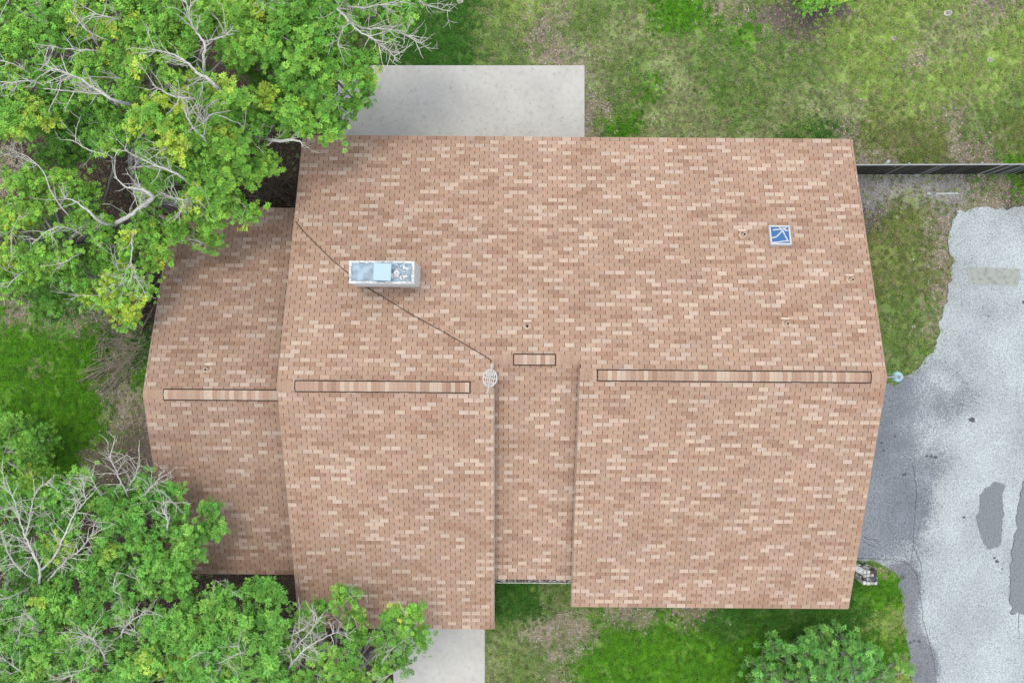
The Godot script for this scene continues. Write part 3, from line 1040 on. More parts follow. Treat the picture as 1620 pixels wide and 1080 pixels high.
func build_roof_gear() -> void:
	# cable across the shingles
	var pts := []
	var list := [[467, 350], [480, 366], [500, 386], [524, 410], [548, 430], [580, 455], [600, 466], [650, 497], [700, 524], [740, 547], [765, 562], [776, 569], [779, 574]]
	for i in list.size() - 1:
		for k in 4:
			var q := Vector2(list[i][0], list[i][1]).lerp(Vector2(list[i + 1][0], list[i + 1][1]), k / 4.0)
			var h := 4.0
			var w := Vector3.ZERO
			for it in 6:
				w = at_px(q.x, q.y, h)
				h = roof_height(w) + 0.028
			pts.append(w)
	var b := MB.new()
	b.tube(pts, 0.010, 0.010, 6)
	lone("cable", b.mesh(M.cable), "thin dark cable lying slack across the rear roof slope past the chimney", "cable")
	# small aerial on the corner of the ridge
	var c := at_px(775, 598, 5.55)
	var an := thing("roof_antenna", "small white grid antenna on a short mast by the ridge", "antenna", Vector3(c.x, 0, c.z), -0.16)
	b = MB.new()
	b.tube([Vector3(0, roof_height(c) - 0.02, 0), Vector3(0, 5.5, 0)], 0.02, 0.02, 8)
	part("mast", b.mesh(M.galvanised), an)
	b = MB.new()
	b.box(Transform3D(Basis.IDENTITY, Vector3(0, 5.56, 0)), Vector3(0.05, 0.035, 0.86), 0.006)
	part("boom", b.mesh(M.galvanised), an)
	b = MB.new()
	var ring := []
	for k in 25:
		ring.append(Vector3(cos(TAU * k / 24) * 0.19, 5.53, sin(TAU * k / 24) * 0.235))
	b.tube(ring, 0.016, 0.016, 6)
	part("ring", b.mesh(M.aluminium), an)
	for k in [-0.11, -0.055, 0.06, 0.115]:
		var zz := 0.235 * sqrt(1.0 - pow(k / 0.19, 2))
		b = MB.new()
		b.tube([Vector3(k, 5.53, -zz), Vector3(k, 5.53, zz)], 0.012, 0.012, 6)
		part("rod", b.mesh(M.aluminium), an)
	for k in [-0.12, 0.0, 0.12]:
		var xx := 0.19 * sqrt(1.0 - pow(k / 0.235, 2))
		b = MB.new()
		b.tube([Vector3(-xx, 5.545, k), Vector3(xx, 5.545, k)], 0.016 if k == 0.0 else 0.009, 0.012, 6)
		part("rod", b.mesh(M.aluminium), an)
	# yard light on an arm from the gable end
	var lc := at_px(1423, 596, 4.35)
	var yl := thing("yard_light", "round pale blue yard light on an arm at the gable peak", "lamp", Vector3(lc.x, 0, lc.z))
	b = MB.new()
	b.tube([Vector3(10.35 - lc.x, 4.15, 0.02), Vector3(-0.35, 4.35, 0.01), Vector3(-0.1, 4.42, 0)], 0.022, 0.022, 8)
	part("arm", b.mesh(M.galvanised), yl)
	b = MB.new()
	b.lathe(Transform3D(Basis.IDENTITY, Vector3(0, 4.25, 0)), [Vector2(0.155, -0.06), Vector2(0.155, 0.0), Vector2(0.135, 0.06), Vector2(0.085, 0.11), Vector2(0.06, 0.13), Vector2(0.055, 0.2), Vector2(0.0, 0.22)], 24)
	part("lamp_shade", b.mesh(M.lamp_dish), yl)
	b = MB.new()
	b.lathe(Transform3D(Basis.IDENTITY, Vector3(0, 4.47, 0)), [Vector2(0.05, 0.0), Vector2(0.05, 0.05), Vector2(0.0, 0.06)], 14)
	part("photocell", b.mesh(M.galvanised), yl)

# ------------------------------------------------------------------ fence and yard objects

func build_yard() -> void:
	var r := RandomNumberGenerator.new()
	r.seed = 55
	var z := -5.80
	var x0 := 10.5
	var x1 := 20.5
	var top := 1.46
	var fence := thing("slat_fence", "black slatted fence running from the rear corner of the house", "fence", Vector3(x0, 0, z), 0.004)
	var shared := []
	for k in 6:
		var b := MB.new()
		var g: float = [0.010, 0.014, 0.020, 0.030, 0.12, 0.26][k]
		b.box(Transform3D(Basis.IDENTITY, Vector3(0, top / 2 + 0.02, 0)), Vector3(0.086, top - 0.06, 0.014), 0.004, Color(g, g, g * 1.08))
		shared.append(b.mesh(M.vinyl_slat))
	var n := int((x1 - x0) / 0.098)
	for i in n:
		var f := float(i) / n
		var k := r.randi() % 3
		if r.randf() < 0.10 + 0.12 * f: k = 3
		if f > 0.52 and r.randf() < 0.34: k = 4 + r.randi() % 2
		elif r.randf() < 0.03: k = 4
		var o := part("slat", shared[k], fence)
		o.position = Vector3(0.05 + i * 0.098, 0, r.randf_range(-0.006, 0.006))
		o.rotation.z = r.randf_range(-0.01, 0.01)
	for h in [0.06, top]:
		var b := MB.new()
		b.tube([Vector3(0, h, -0.02), Vector3(x1 - x0, h, -0.02)], 0.021, 0.021, 8)
		part("rail", b.mesh(M.galvanised), fence)
	for k in 5:
		var b := MB.new()
		b.lathe(Transform3D(Basis.IDENTITY, Vector3(0.2 + k * 2.4, 0, -0.055)), [Vector2(0.03, 0), Vector2(0.03, top + 0.03), Vector2(0.036, top + 0.035), Vector2(0.02, top + 0.07), Vector2(0, top + 0.075)], 12)
		part("post", b.mesh(M.galvanised), fence)
	# stone pillar with a dark lamp, and the rail that ties it to the wall
	var pc := at_px(1378, 914, 0.95)
	var pil := thing("stone_pillar", "squat white stone pillar carrying a dark lamp at the lawn corner", "pillar", Vector3(pc.x, 0, pc.z))
	for lay in 6:
		var k := 4
		for i in k:
			for j in k:
				if i > 0 and i < k - 1 and j > 0 and j < k - 1 and lay < 5: continue
				var g := r.randf_range(0.24, 0.66)
				if r.randf() < 0.16: g = 0.07
				var b := MB.new()
				var s := 0.125
				b.box(Transform3D(Basis(Vector3.UP, r.randf_range(-0.12, 0.12)), Vector3((i - 1.5) * s + r.randf_range(-0.01, 0.01), 0.076 + lay * 0.152, (j - 1.5) * s + r.randf_range(-0.01, 0.01))), Vector3(s * r.randf_range(0.88, 1.02), 0.15 + (r.randf_range(0.0, 0.07) if lay == 5 else 0.0), s * r.randf_range(0.88, 1.02)), 0.022, Color(g, g * 0.99, g * 0.94))
				part("stone", b.mesh(M.stone), pil)
	var lb := MB.new()
	lb.lathe(Transform3D(Basis(Vector3(0.8, 0, -0.6).normalized(), -0.35), Vector3(0.08, 0.92, 0.06)), [Vector2(0.05, 0.0), Vector2(0.065, 0.02), Vector2(0.07, 0.13), Vector2(0.098, 0.17), Vector2(0.098, 0.22), Vector2(0.07, 0.225), Vector2(0.05, 0.20), Vector2(0.0, 0.20)], 18)
	part("lamp_head", lb.mesh(M.lamp_dark), pil)
	var rb := MB.new()
	var e0 := Vector3(-0.20, 0.86, -0.16)
	var e1 := Vector3(10.5 - pc.x, 0.98, -0.86)
	var dd := (e1 - e0).normalized()
	rb.box(Transform3D(Basis(dd, dd.cross(Vector3(dd.z, 0, -dd.x).normalized()) * -1.0, Vector3(dd.z, 0, -dd.x).normalized() * -1.0), (e0 + e1) / 2), Vector3(e0.distance_to(e1), 0.07, 0.19), 0.012)
	part("rail", rb.mesh(M.old_board), pil)
	# boards dropped by the fence
	for q in [[1399, 262, 0.55, 0.10, 0.75, "short white board leaning at the foot of the fence"], [1411, 262, 0.34, 0.10, -0.1, "stub of white board beside the longer one at the fence"], [1496, 306, 0.92, 0.075, 0.03, "long pale board lying on bare soil before the driveway"], [1475, 307, 0.34, 0.09, -0.2, "broken pale board scrap in the gravelly soil by the fence"]]:
		var w := at_px(q[0], q[1], 0.05)
		var b := MB.new()
		b.box(Transform3D(Basis.IDENTITY, Vector3(0, 0.028, 0)), Vector3(q[2], 0.04, q[3]), 0.006)
		var o := lone("board", b.mesh(M.old_board), q[5], "board")
		o.position = Vector3(w.x, 0, w.z)
		o.rotation.y = q[4]
	for q in [[1501, 20, 0.15, "pale flat stone on the open lawn near bare turf"], [1415, 60, 0.10, "small yellowish stone lying alone in the grass"], [1567, 94, 0.11, "white pebble in the sunny yellow-green grass"], [727, 1, 0.12, "pale stone at the lawn edge beyond the patio"], [330, 942, 0.14, "white stone in leaf litter beside the side wing"]]:
		var w := at_px(q[0], q[1], 0.05)
		var b := MB.new()
		var rough := []
		for k in 7: rough.append(r.randf_range(0.75, 1.15))
		var prof := [Vector2(1.0, 0.0), Vector2(1.08, 0.25), Vector2(0.75, 0.52), Vector2(0.0, 0.6)]
		for i in 3:
			for j in 7:
				var f := func(p: Vector2, jj: int) -> Vector3:
					var a := TAU * jj / 7.0
					return Vector3(cos(a) * p.x * rough[jj % 7], p.y, sin(a) * p.x * rough[jj % 7] * 0.8) * float(q[2])
				b.quad(f.call(prof[i], j), f.call(prof[i + 1], j), f.call(prof[i + 1], j + 1), f.call(prof[i], j + 1), Color(0.55, 0.52, 0.46))
		var o := lone("stone", b.mesh(M.stone), q[3], "stone")
		o.position = Vector3(w.x, 0, w.z)
	# heaps of dead branches
	brush("brush_pile", "heap of pale dead branches on bare ground beside the side wing", [[160, 625, 235, 535], [140, 605, 230, 575], [148, 612, 215, 560], [135, 590, 225, 545], [170, 620, 225, 580], [155, 540, 240, 542], [165, 575, 185, 530], [150, 560, 215, 530], [180, 618, 200, 560], [125, 600, 195, 572]], 4, lin(0.28, 0.235, 0.19), 3)
	brush("brush_pile", "heap of dark dead branches in the corner between wing and rear eave", [[400, 300, 465, 250], [395, 325, 450, 300], [410, 260, 470, 300], [430, 330, 440, 250], [400, 280, 470, 320], [420, 320, 468, 270], [398, 310, 455, 330], [415, 250, 425, 330]], 12, lin(0.16, 0.13, 0.105), 4)
	brush("brush_pile", "dead twigs heaped at the wing's rear corner under leafy boughs", [[225, 470, 250, 400], [215, 500, 245, 440], [235, 390, 262, 360], [220, 520, 240, 470], [210, 380, 250, 350], [205, 510, 235, 505]], 8, lin(0.22, 0.19, 0.16), 5)

func brush(called: String, label: String, list: Array, each: int, col: Color, s: int) -> void:
	var r := RandomNumberGenerator.new()
	r.seed = s
	var c := at_px((list[0][0] + list[0][2]) / 2.0, (list[0][1] + list[0][3]) / 2.0, 0)
	var pile := thing(called, label, "branches", Vector3(c.x, 0, c.z))
	for q in list:
		var b := MB.new()
		for k in each:
			var h := r.randf_range(0.03, 0.5)
			var p := at_px(q[0] + r.randf_range(-9, 9), q[1] + r.randf_range(-9, 9), 0.02) - pile.position
			var e := at_px(q[2] + r.randf_range(-20, 20), q[3] + r.randf_range(-20, 20), 0.02) - pile.position
			p.y = r.randf_range(0.02, 0.2)
			e.y = h
			var pts := []
			var bend := Vector3(r.randf_range(-0.2, 0.2), r.randf_range(0.0, 0.2), r.randf_range(-0.2, 0.2))
			for i in 6:
				var f := i / 5.0
				pts.append(p.lerp(e, f) + bend * sin(f * PI) + Vector3(r.randf_range(-0.02, 0.02), 0, r.randf_range(-0.02, 0.02)))
			var g := r.randf_range(0.7, 1.3)
			b.tube(pts, r.randf_range(0.008, 0.018), 0.004, 5, Color(col.r * g, col.g * g, col.b * g))
		part("branch", b.mesh(M.bark), pile)

# ------------------------------------------------------------------ trees

func rosette(s: int, leaves: int, len_: float, wide: float, lift: float) -> ArrayMesh:
	var b := MB.new()
	var r := RandomNumberGenerator.new()
	r.seed = s
	for k in leaves:
		var a := TAU * k * 0.382 + r.randf_range(-0.25, 0.25)
		var el := lift * r.randf_range(-0.4, 1.3)
		var d := Vector3(cos(a) * cos(el), sin(el), sin(a) * cos(el))
		var side := Vector3(-sin(a), r.randf_range(-0.35, 0.35), cos(a)).normalized()
		var up := side.cross(d).normalized()
		if up.y < 0: up = -up
		var l := len_ * r.randf_range(0.7, 1.2)
		var o := d * 0.012 + Vector3.UP * r.randf_range(-0.03, 0.03)
		var tip := o + d * l - Vector3.UP * l * 0.18
		var m := o + d * l * 0.5 - up * wide * 0.25
		var p := m + side * wide + up * wide * 0.35
		var q := m - side * wide + up * wide * 0.35
		var g := r.randf_range(0.82, 1.2)
		var col := Color(g, g, g)
		b.tri(o, p, m, col); b.tri(m, p, tip, col)
		b.tri(o, m, q, col); b.tri(m, tip, q, col)
	return b.mesh(M.leaf)

var LEAVES := []

func grow_twigs(b: MB, pts: Array, r0: float, level: int, r: RandomNumberGenerator, col: Color, density := 1.0) -> void:
	var m := pts.size()
	var total := 0.0
	for i in m - 1: total += pts[i].distance_to(pts[i + 1])
	var k := int(total * (6.5 if level == 0 else 4.5) * density)
	for j in k:
		var f := r.randf_range(0.18, 1.0) * (m - 1)
		var i := mini(int(f), m - 2)
		var p: Vector3 = pts[i].lerp(pts[i + 1], f - i)
		var d: Vector3 = (pts[i + 1] - pts[i]).normalized()
		var side := Vector3(r.randf_range(-1, 1), r.randf_range(-0.25, 0.5), r.randf_range(-1, 1)).normalized()
		var go := (d * 0.8 + side * 0.85).normalized()
		var l := r.randf_range(0.25, 0.75) * (1.0 if level == 0 else 0.55)
		var q := []
		var at := p
		for s in 5:
			q.append(at)
			go = (go + Vector3(r.randf_range(-0.28, 0.28), r.randf_range(-0.12, 0.2), r.randf_range(-0.28, 0.28))).normalized()
			at += go * l / 4.0
		var rr := clampf(r0 * 0.5, 0.007, 0.018)
		var sh := r.randf_range(0.72, 1.1)
		b.tube(q, rr * 0.85, 0.004, 5, Color(col.r * sh, col.g * sh * 0.98, col.b * sh * 0.94))
		if level < 1: grow_twigs(b, q, rr, level + 1, r, col)

func smooth_path(list: Array, r: RandomNumberGenerator, wob: float, steps := 5) -> Array:
	var out := []
	var c := Curve3D.new()
	for i in list.size():
		var t: Vector3 = (list[mini(i + 1, list.size() - 1)] - list[maxi(i - 1, 0)]) / 6.0
		c.add_point(list[i], -t, t)
	var n := (list.size() - 1) * steps
	for i in n + 1:
		var p := c.samplef(float(i) / steps)
		if i > 0 and i < n: p += Vector3(r.randf_range(-wob, wob), r.randf_range(-wob, wob), r.randf_range(-wob, wob))
		out.append(p)
	return out

# lobes: [px, py, radius in px, height, tint]; dead: [height, radius, [[px, py], ...]] ; tint 0 darker green for low lobes, inner crown shade put into the colour, 1 mid green, 2 light green, 3 yellow-green
var TINTS := [lin(0.105, 0.258, 0.036), lin(0.128, 0.312, 0.042), lin(0.188, 0.400, 0.056), lin(0.310, 0.450, 0.055)]

func tree(called: String, label: String, base_px: Array, lobes: Array, dead: Array, s: int, leaf: int, group := "", dens := 1.0, hue := Color.WHITE, star := false) -> void:
	var r := RandomNumberGenerator.new()
	r.seed = s
	var base := at_px(base_px[0], base_px[1], 0)
	var t := thing(called, label, "tree", base, 0.0, group)
	var bark := lin(0.20, 0.188, 0.172)
	var pale := lin(0.54, 0.52, 0.49)
	var fork := Vector3(r.randf_range(-0.2, 0.2), base_px[2], r.randf_range(-0.2, 0.2))
	var b := MB.new()
	b.tube(smooth_path([Vector3(0, -0.1, 0), Vector3(0.03, 0.25, 0.02), fork * Vector3(0.4, 0.6, 0.4), fork], r, 0.015), base_px[3] * 1.35, base_px[3] * 0.8, 12, bark, 0.5)
	part("trunk", b.mesh(M.bark), t)
	var xf := []
	var cols := PackedColorArray()
	var tw := MB.new()
	for lb in lobes:
		var c := at_px(lb[0], lb[1], lb[3]) - base
		var R: float = lb[2] / F * (H - lb[3])
		var lp := MB.new()
		var mid := fork.lerp(c, 0.5) + Vector3(r.randf_range(-0.3, 0.3), 0.25, r.randf_range(-0.3, 0.3))
		var path := smooth_path([fork, mid, c], r, 0.03)
		lp.tube(path, base_px[3] * 0.42, 0.022, 8, bark.lerp(pale, 0.35))
		part("limb", lp.mesh(M.bark), t)
		var subs := 9 if star else int(maxf(3.0, pow(R / 0.30, 2) * 2.6 * dens))
		for k in subs:
			var d := Vector3(r.randfn(), r.randfn() * 0.8 + 0.45, r.randfn()).normalized()
			var ctr: Vector3 = c + d * Vector3(R, R * 0.75, R) * pow(r.randf(), 0.38)
			if r.randf() < 0.5:
				var twig := smooth_path([c.lerp(ctr, 0.0) - Vector3(0, R * 0.35, 0), c.lerp(ctr, 0.55) + Vector3(r.randf_range(-0.1, 0.1), -0.05, r.randf_range(-0.1, 0.1)), ctr], r, 0.012, 3)
				tw.tube(twig, 0.017, 0.005, 5, bark.lerp(pale, r.randf()))
			var sr := r.randf_range(0.16, 0.34)
			var base_tint: int = lb[4] if lb[4] < 3 or r.randf() < 0.36 else 2
			var tint: Color = TINTS[base_tint]
			var q := r.randf()
			if q < (0.10 if base_tint == 2 else 0.22): tint = TINTS[mini(base_tint + 1, 3)]
			elif q < 0.30: tint = TINTS[maxi(base_tint - 1, 0)]
			tint = Color(tint.r * hue.r, tint.g * hue.g, tint.b * hue.b)
			var cnt := 1 if star else int(19 * sr / 0.25 * dens) + 4
			for j in cnt:
				var e := Vector3(r.randfn(), r.randfn() * 0.55, r.randfn()) * 0.55
				var p := ctr + e * sr
				var up := (d * 0.5 + Vector3.UP * 0.9 + Vector3(r.randf_range(-0.5, 0.5), 0, r.randf_range(-0.5, 0.5))).normalized()
				var sd := up.cross(Vector3(r.randf_range(-1, 1), 0.1, r.randf_range(-1, 1))).normalized()
				var sc := r.randf_range(0.55, 1.12)
				xf.append(Transform3D(Basis(sd, up, sd.cross(up)).scaled(Vector3(sc, sc, sc)), p))
				var g := r.randf_range(0.62, 1.4)
				cols.append(Color(tint.r * g * r.randf_range(0.85, 1.2), tint.g * g, tint.b * g))
		if called == "shade_tree" and r.randf() < 0.3:
			# a bare spray poking out of the leaves
			var st := c + Vector3(r.randf_range(-0.3, 0.3), R * 0.35, r.randf_range(-0.3, 0.3))
			var dir := Vector3(r.randf_range(-1, 1), 0.55, r.randf_range(-1, 1)).normalized()
			var sp := smooth_path([c - Vector3(0, 0.2, 0), st, st + dir * r.randf_range(0.4, 0.9)], r, 0.015, 4)
			tw.tube(sp, 0.018, 0.006, 5, pale)
			grow_twigs(tw, sp, 0.018, 0, r, pale, 0.9)
	for dl in dead:
		var pts := []
		for i in dl[2].size():
			var q: Array = dl[2][i]
			pts.append(at_px(q[0], q[1], dl[0] + [-0.75, -0.2, 0.05][mini(i, 2)] + i * 0.06 + r.randf_range(-0.05, 0.1)) - base)
		var path := smooth_path(pts, r, 0.018)
		var link := smooth_path([fork, fork.lerp(path[0], 0.6) + Vector3(r.randf_range(-0.2, 0.2), -0.2, r.randf_range(-0.2, 0.2)), path[0]], r, 0.02)
		var db := MB.new()
		db.tube(link, dl[1] * 1.1, dl[1] * 0.75, 8, bark)
		db.tube(path, dl[1] * 0.75, 0.009, 8, pale)
		part("dead_limb", db.mesh(M.bark), t, "bare pale grey limb")
		var dt := MB.new()
		grow_twigs(dt, path, dl[1], 0, r, pale, dl[3] if dl.size() > 3 else 1.0)
		if dt.v.size(): part("dead_twigs", dt.mesh(M.bark), t).set_meta("kind", "stuff")
	if tw.v.size(): part("twigs", tw.mesh(M.bark), t).set_meta("kind", "stuff")
	var crown := scatter("crown", "", "", LEAVES[leaf], xf, cols, t)
	crown.set_meta("kind", "stuff")
	leaf_total += xf.size()

var leaf_total := 0

func build_trees() -> void:
	LEAVES = [rosette(1, 11, 0.105, 0.021, 0.75), rosette(2, 13, 0.095, 0.018, 0.8), rosette(3, 12, 0.13, 0.020, 0.6), rosette(4, 10, 0.07, 0.016, 0.7), rosette(6, 17, 0.150, 0.019, 0.6)]
	var g := "trees crowding the yard beside the side wing"
	tree("shade_tree", "broad leafy tree with bare pale limbs beside the wing's rear corner", [270, 325, 2.2, 0.20],
		[[300, 30, 44, 6.2, 1], [360, 20, 40, 6.0, 2], [380, 70, 40, 6.0, 1], [350, 160, 36, 6.6, 2], [280, 60, 34, 6.0, 1], [240, 100, 36, 6.2, 2], [225, 60, 34, 6.0, 1], [300, 140, 30, 6.2, 2], [260, 180, 36, 6.6, 3], [230, 200, 26, 6.7, 3], [200, 220, 34, 5.6, 1], [280, 230, 34, 6.4, 3], [310, 200, 30, 6.4, 2], [345, 200, 32, 6.2, 2], [360, 245, 36, 6.0, 2], [390, 225, 24, 5.6, 1], [320, 260, 34, 5.8, 1], [270, 270, 30, 5.6, 0], [360, 285, 30, 5.6, 2], [320, 310, 30, 5.6, 2], [395, 270, 24, 5.2, 2], [400, 180, 26, 5.4, 1], [340, 345, 22, 4.9, 2], [370, 325, 20, 4.9, 2], [400, 345, 17, 4.7, 3], [425, 255, 14, 4.9, 2], [330, 375, 11, 4.6, 3], [285, 355, 20, 5.0, 1], [300, 325, 22, 5.2, 0], [240, 290, 26, 5.2, 1], [250, 235, 26, 5.8, 1], [410, 120, 24, 4.8, 0], [310, 95, 20, 5.0, 0]],
		[[6.9, 0.075, [[355, 155], [342, 138], [328, 124], [312, 116], [300, 103], [285, 92], [262, 82], [240, 78]]], [6.9, 0.06, [[325, 120], [321, 98], [323, 68], [311, 52], [300, 30], [293, 0]]], [7.2, 0.04, [[323, 66], [340, 61], [358, 54]]], [6.9, 0.05, [[350, 150], [320, 155], [290, 155], [265, 148], [240, 133]]], [6.6, 0.055, [[340, 245], [325, 222], [308, 205], [298, 190], [290, 170]]], [6.7, 0.035, [[305, 203], [322, 195], [333, 180], [355, 186]]], [6.3, 0.055, [[302, 292], [280, 275], [252, 264], [225, 252], [197, 237]]], [6.0, 0.10, [[228, 325], [240, 312], [225, 300], [200, 296], [180, 280]]], [6.0, 0.035, [[310, 335], [300, 318], [285, 315], [262, 312]], 2.0], [6.4, 0.045, [[325, 240], [300, 218], [275, 225], [258, 238]]], [5.3, 0.09, [[405, 215], [435, 222], [470, 222], [478, 233]], 0.6], [5.2, 0.04, [[312, 300], [313, 325], [314, 335]]]], 101, 0, g, 1.25, lin(1.06, 1.0, 0.95))
	tree("shade_tree", "leafy tree with spreading grey twigs standing beyond the pale-limbed tree", [110, 170, 2.0, 0.17],
		[[20, 20, 40, 5.6, 1], [70, 40, 40, 5.8, 1], [30, 80, 36, 5.8, 2], [90, 10, 36, 5.6, 2], [140, 20, 36, 6.0, 3], [180, 40, 34, 6.0, 2], [120, 60, 26, 5.4, 1], [20, 130, 30, 5.8, 2], [70, 120, 30, 5.6, 1], [15, 185, 34, 6.0, 2], [65, 165, 30, 5.8, 2], [110, 150, 34, 5.2, 0], [150, 110, 32, 6.0, 2], [190, 100, 26, 5.8, 3], [200, 145, 26, 5.8, 2], [150, 190, 34, 4.6, 0], [100, 200, 30, 4.4, 0], [180, 215, 30, 4.6, 0], [230, 10, 34, 5.8, 1], [50, 200, 20, 4.8, 1], [170, 160, 26, 5.0, 1], [-20, 60, 40, 5.6, 1], [-25, 150, 40, 5.6, 1], [60, -25, 50, 5.4, 1], [160, -30, 50, 5.4, 1], [90, 240, 30, 4.0, 0], [140, 230, 26, 4.0, 0]],
		[[6.6, 0.065, [[205, 165], [180, 158], [152, 142], [120, 122], [82, 108], [70, 100]], 1.5], [6.5, 0.035, [[168, 86], [142, 79], [110, 78], [76, 72]]], [6.5, 0.035, [[185, 165], [165, 150], [130, 146], [68, 140]]], [6.4, 0.035, [[200, 40], [185, 30], [165, 25], [140, 20]]], [6.3, 0.03, [[60, 130], [35, 108], [15, 100], [0, 95]]], [6.4, 0.03, [[160, 85], [145, 55], [130, 40], [110, 15]]], [6.3, 0.04, [[75, 140], [50, 128], [20, 130], [-10, 128]]], [6.2, 0.03, [[20, 50], [8, 35], [0, 25]]]], 102, 1, g, 1.25)
	tree("shade_tree", "dense leafy tree overhanging the corner of the concrete patio", [500, 110, 2.0, 0.16],
		[[430, 15, 40, 5.8, 2], [480, 20, 42, 6.0, 1], [420, 70, 34, 5.8, 2], [470, 70, 38, 6.0, 1], [520, 50, 36, 5.8, 1], [440, 110, 34, 5.6, 1], [490, 120, 38, 5.6, 1], [530, 100, 34, 5.4, 2], [560, 130, 28, 5.0, 2], [570, 100, 22, 5.0, 1], [450, 160, 34, 5.4, 2], [500, 175, 34, 5.2, 2], [540, 180, 24, 4.8, 1], [470, 195, 26, 5.0, 2], [520, 205, 20, 4.8, 3], [560, 155, 20, 4.6, 1], [560, 30, 26, 5.2, 1], [600, 20, 30, 5.2, 1], [640, 15, 30, 5.0, 2], [660, 5, 22, 4.8, 1], [620, 45, 16, 4.8, 1], [500, -20, 50, 5.6, 1], [600, -30, 50, 5.2, 1], [430, 195, 24, 5.2, 1], [420, 40, 30, 5.4, 1], [455, 140, 26, 5.0, 0]],
		[[6.2, 0.045, [[500, -5], [525, 8], [545, 25], [562, 45], [590, 62], [612, 78], [630, 96]], 1.6], [6.1, 0.035, [[555, 35], [580, 45], [610, 46], [640, 55], [665, 68]], 1.5], [6.1, 0.03, [[530, 5], [570, 12], [600, 8], [640, 2]], 1.4], [6.0, 0.03, [[545, 25], [538, 50], [535, 70], [540, 75]]], [5.9, 0.025, [[660, 2], [680, 10], [712, 18]], 1.4]], 103, 0, g, 1.2)
	tree("shade_tree", "ragged light green tree over clover and the wing's outer rake", [150, 400, 1.8, 0.16],
		[[40, 290, 34, 4.8, 2], [80, 290, 30, 4.8, 2], [25, 340, 30, 5.2, 2], [60, 330, 26, 5.0, 2], [110, 330, 26, 4.6, 1], [20, 400, 30, 5.2, 3], [60, 410, 30, 5.2, 2], [30, 440, 24, 5.0, 2], [100, 390, 28, 5.0, 2], [110, 430, 24, 4.6, 1], [150, 360, 28, 4.8, 1], [180, 390, 28, 4.8, 1], [220, 380, 28, 4.8, 2], [240, 410, 22, 4.8, 3], [200, 430, 28, 4.8, 2], [180, 465, 26, 4.8, 3], [150, 460, 24, 4.4, 2], [205, 480, 24, 4.8, 3], [185, 505, 18, 4.6, 3], [230, 450, 18, 4.6, 3], [90, 470, 24, 3.4, 0], [80, 500, 22, 3.0, 0], [130, 410, 26, 3.8, 0], [255, 390, 14, 4.6, 2], [160, 420, 24, 4.0, 1], [225, 350, 20, 4.8, 1], [-10, 430, 30, 5.0, 2], [-10, 350, 34, 5.0, 2], [270, 370, 14, 4.6, 1], [150, 310, 20, 4.6, 0]],
		[[5.5, 0.10, [[180, 355], [205, 340], [225, 325], [243, 310]], 0.5], [5.5, 0.07, [[178, 356], [160, 352], [140, 335], [118, 318], [95, 312]], 0.9], [5.6, 0.035, [[212, 358], [209, 380], [207, 410], [207, 425]], 0.7], [5.4, 0.02, [[207, 425], [195, 440], [188, 452]], 1.2], [5.4, 0.02, [[207, 425], [218, 445], [230, 465]], 1.2], [5.5, 0.045, [[182, 254], [170, 244], [142, 238], [115, 221]], 0.4], [5.4, 0.03, [[132, 396], [112, 409], [90, 420]], 0.7], [5.5, 0.03, [[130, 370], [105, 360], [80, 362], [50, 386]], 0.7], [5.5, 0.03, [[110, 345], [85, 310], [60, 260], [15, 235]], 0.9], [5.4, 0.025, [[60, 425], [35, 430], [10, 455]], 1.0], [5.3, 0.03, [[55, 260], [30, 248], [0, 242]], 1.0]], 104, 1, g, 1.2, lin(1.06, 1.0, 0.95))
	var h := "trees before the front end of the side wing"
	tree("shade_tree", "tree of tangled bare pale twigs over dark foliage before the wing", [60, 930, 1.6, 0.14],
		[[20, 790, 30, 4.2, 1], [60, 790, 30, 4.4, 1], [100, 790, 30, 4.6, 1], [125, 760, 18, 4.6, 2], [30, 840, 30, 4.2, 0], [80, 840, 34, 4.6, 1], [120, 830, 30, 4.8, 1], [90, 870, 22, 4.9, 3], [40, 890, 30, 4.2, 0], [90, 910, 34, 4.4, 0], [20, 950, 34, 4.6, 1], [70, 955, 34, 4.6, 2], [30, 1000, 34, 4.8, 1], [80, 1000, 34, 4.8, 2], [20, 1050, 36, 4.8, 1], [70, 1050, 36, 5.0, 2], [110, 960, 30, 4.8, 2], [120, 1040, 30, 5.0, 1], [-20, 880, 40, 4.4, 0], [-20, 1000, 40, 4.6, 1], [60, 1100, 50, 4.6, 1], [145, 890, 28, 4.8, 1]],
		[[5.4, 0.05, [[62, 922], [62, 900], [50, 870], [40, 850], [28, 815], [22, 790], [6, 768]], 1.3], [5.4, 0.045, [[60, 905], [85, 880], [100, 850], [115, 815], [135, 790], [122, 772]], 1.3], [5.4, 0.035, [[40, 850], [48, 810], [55, 780], [80, 758]], 1.2], [5.3, 0.035, [[58, 918], [30, 900], [10, 870], [0, 840]], 1.3], [5.4, 0.035, [[75, 920], [100, 890], [125, 870], [145, 845]], 1.3], [5.2, 0.03, [[45, 930], [20, 942], [-5, 950]], 1.0], [5.4, 0.025, [[75, 990], [55, 985], [35, 970], [30, 1000]], 1.6], [5.4, 0.03, [[50, 1075], [30, 1060], [10, 1045], [-5, 1040]], 1.5]], 105, 1, h, 1.15, lin(0.90, 0.96, 1.12))
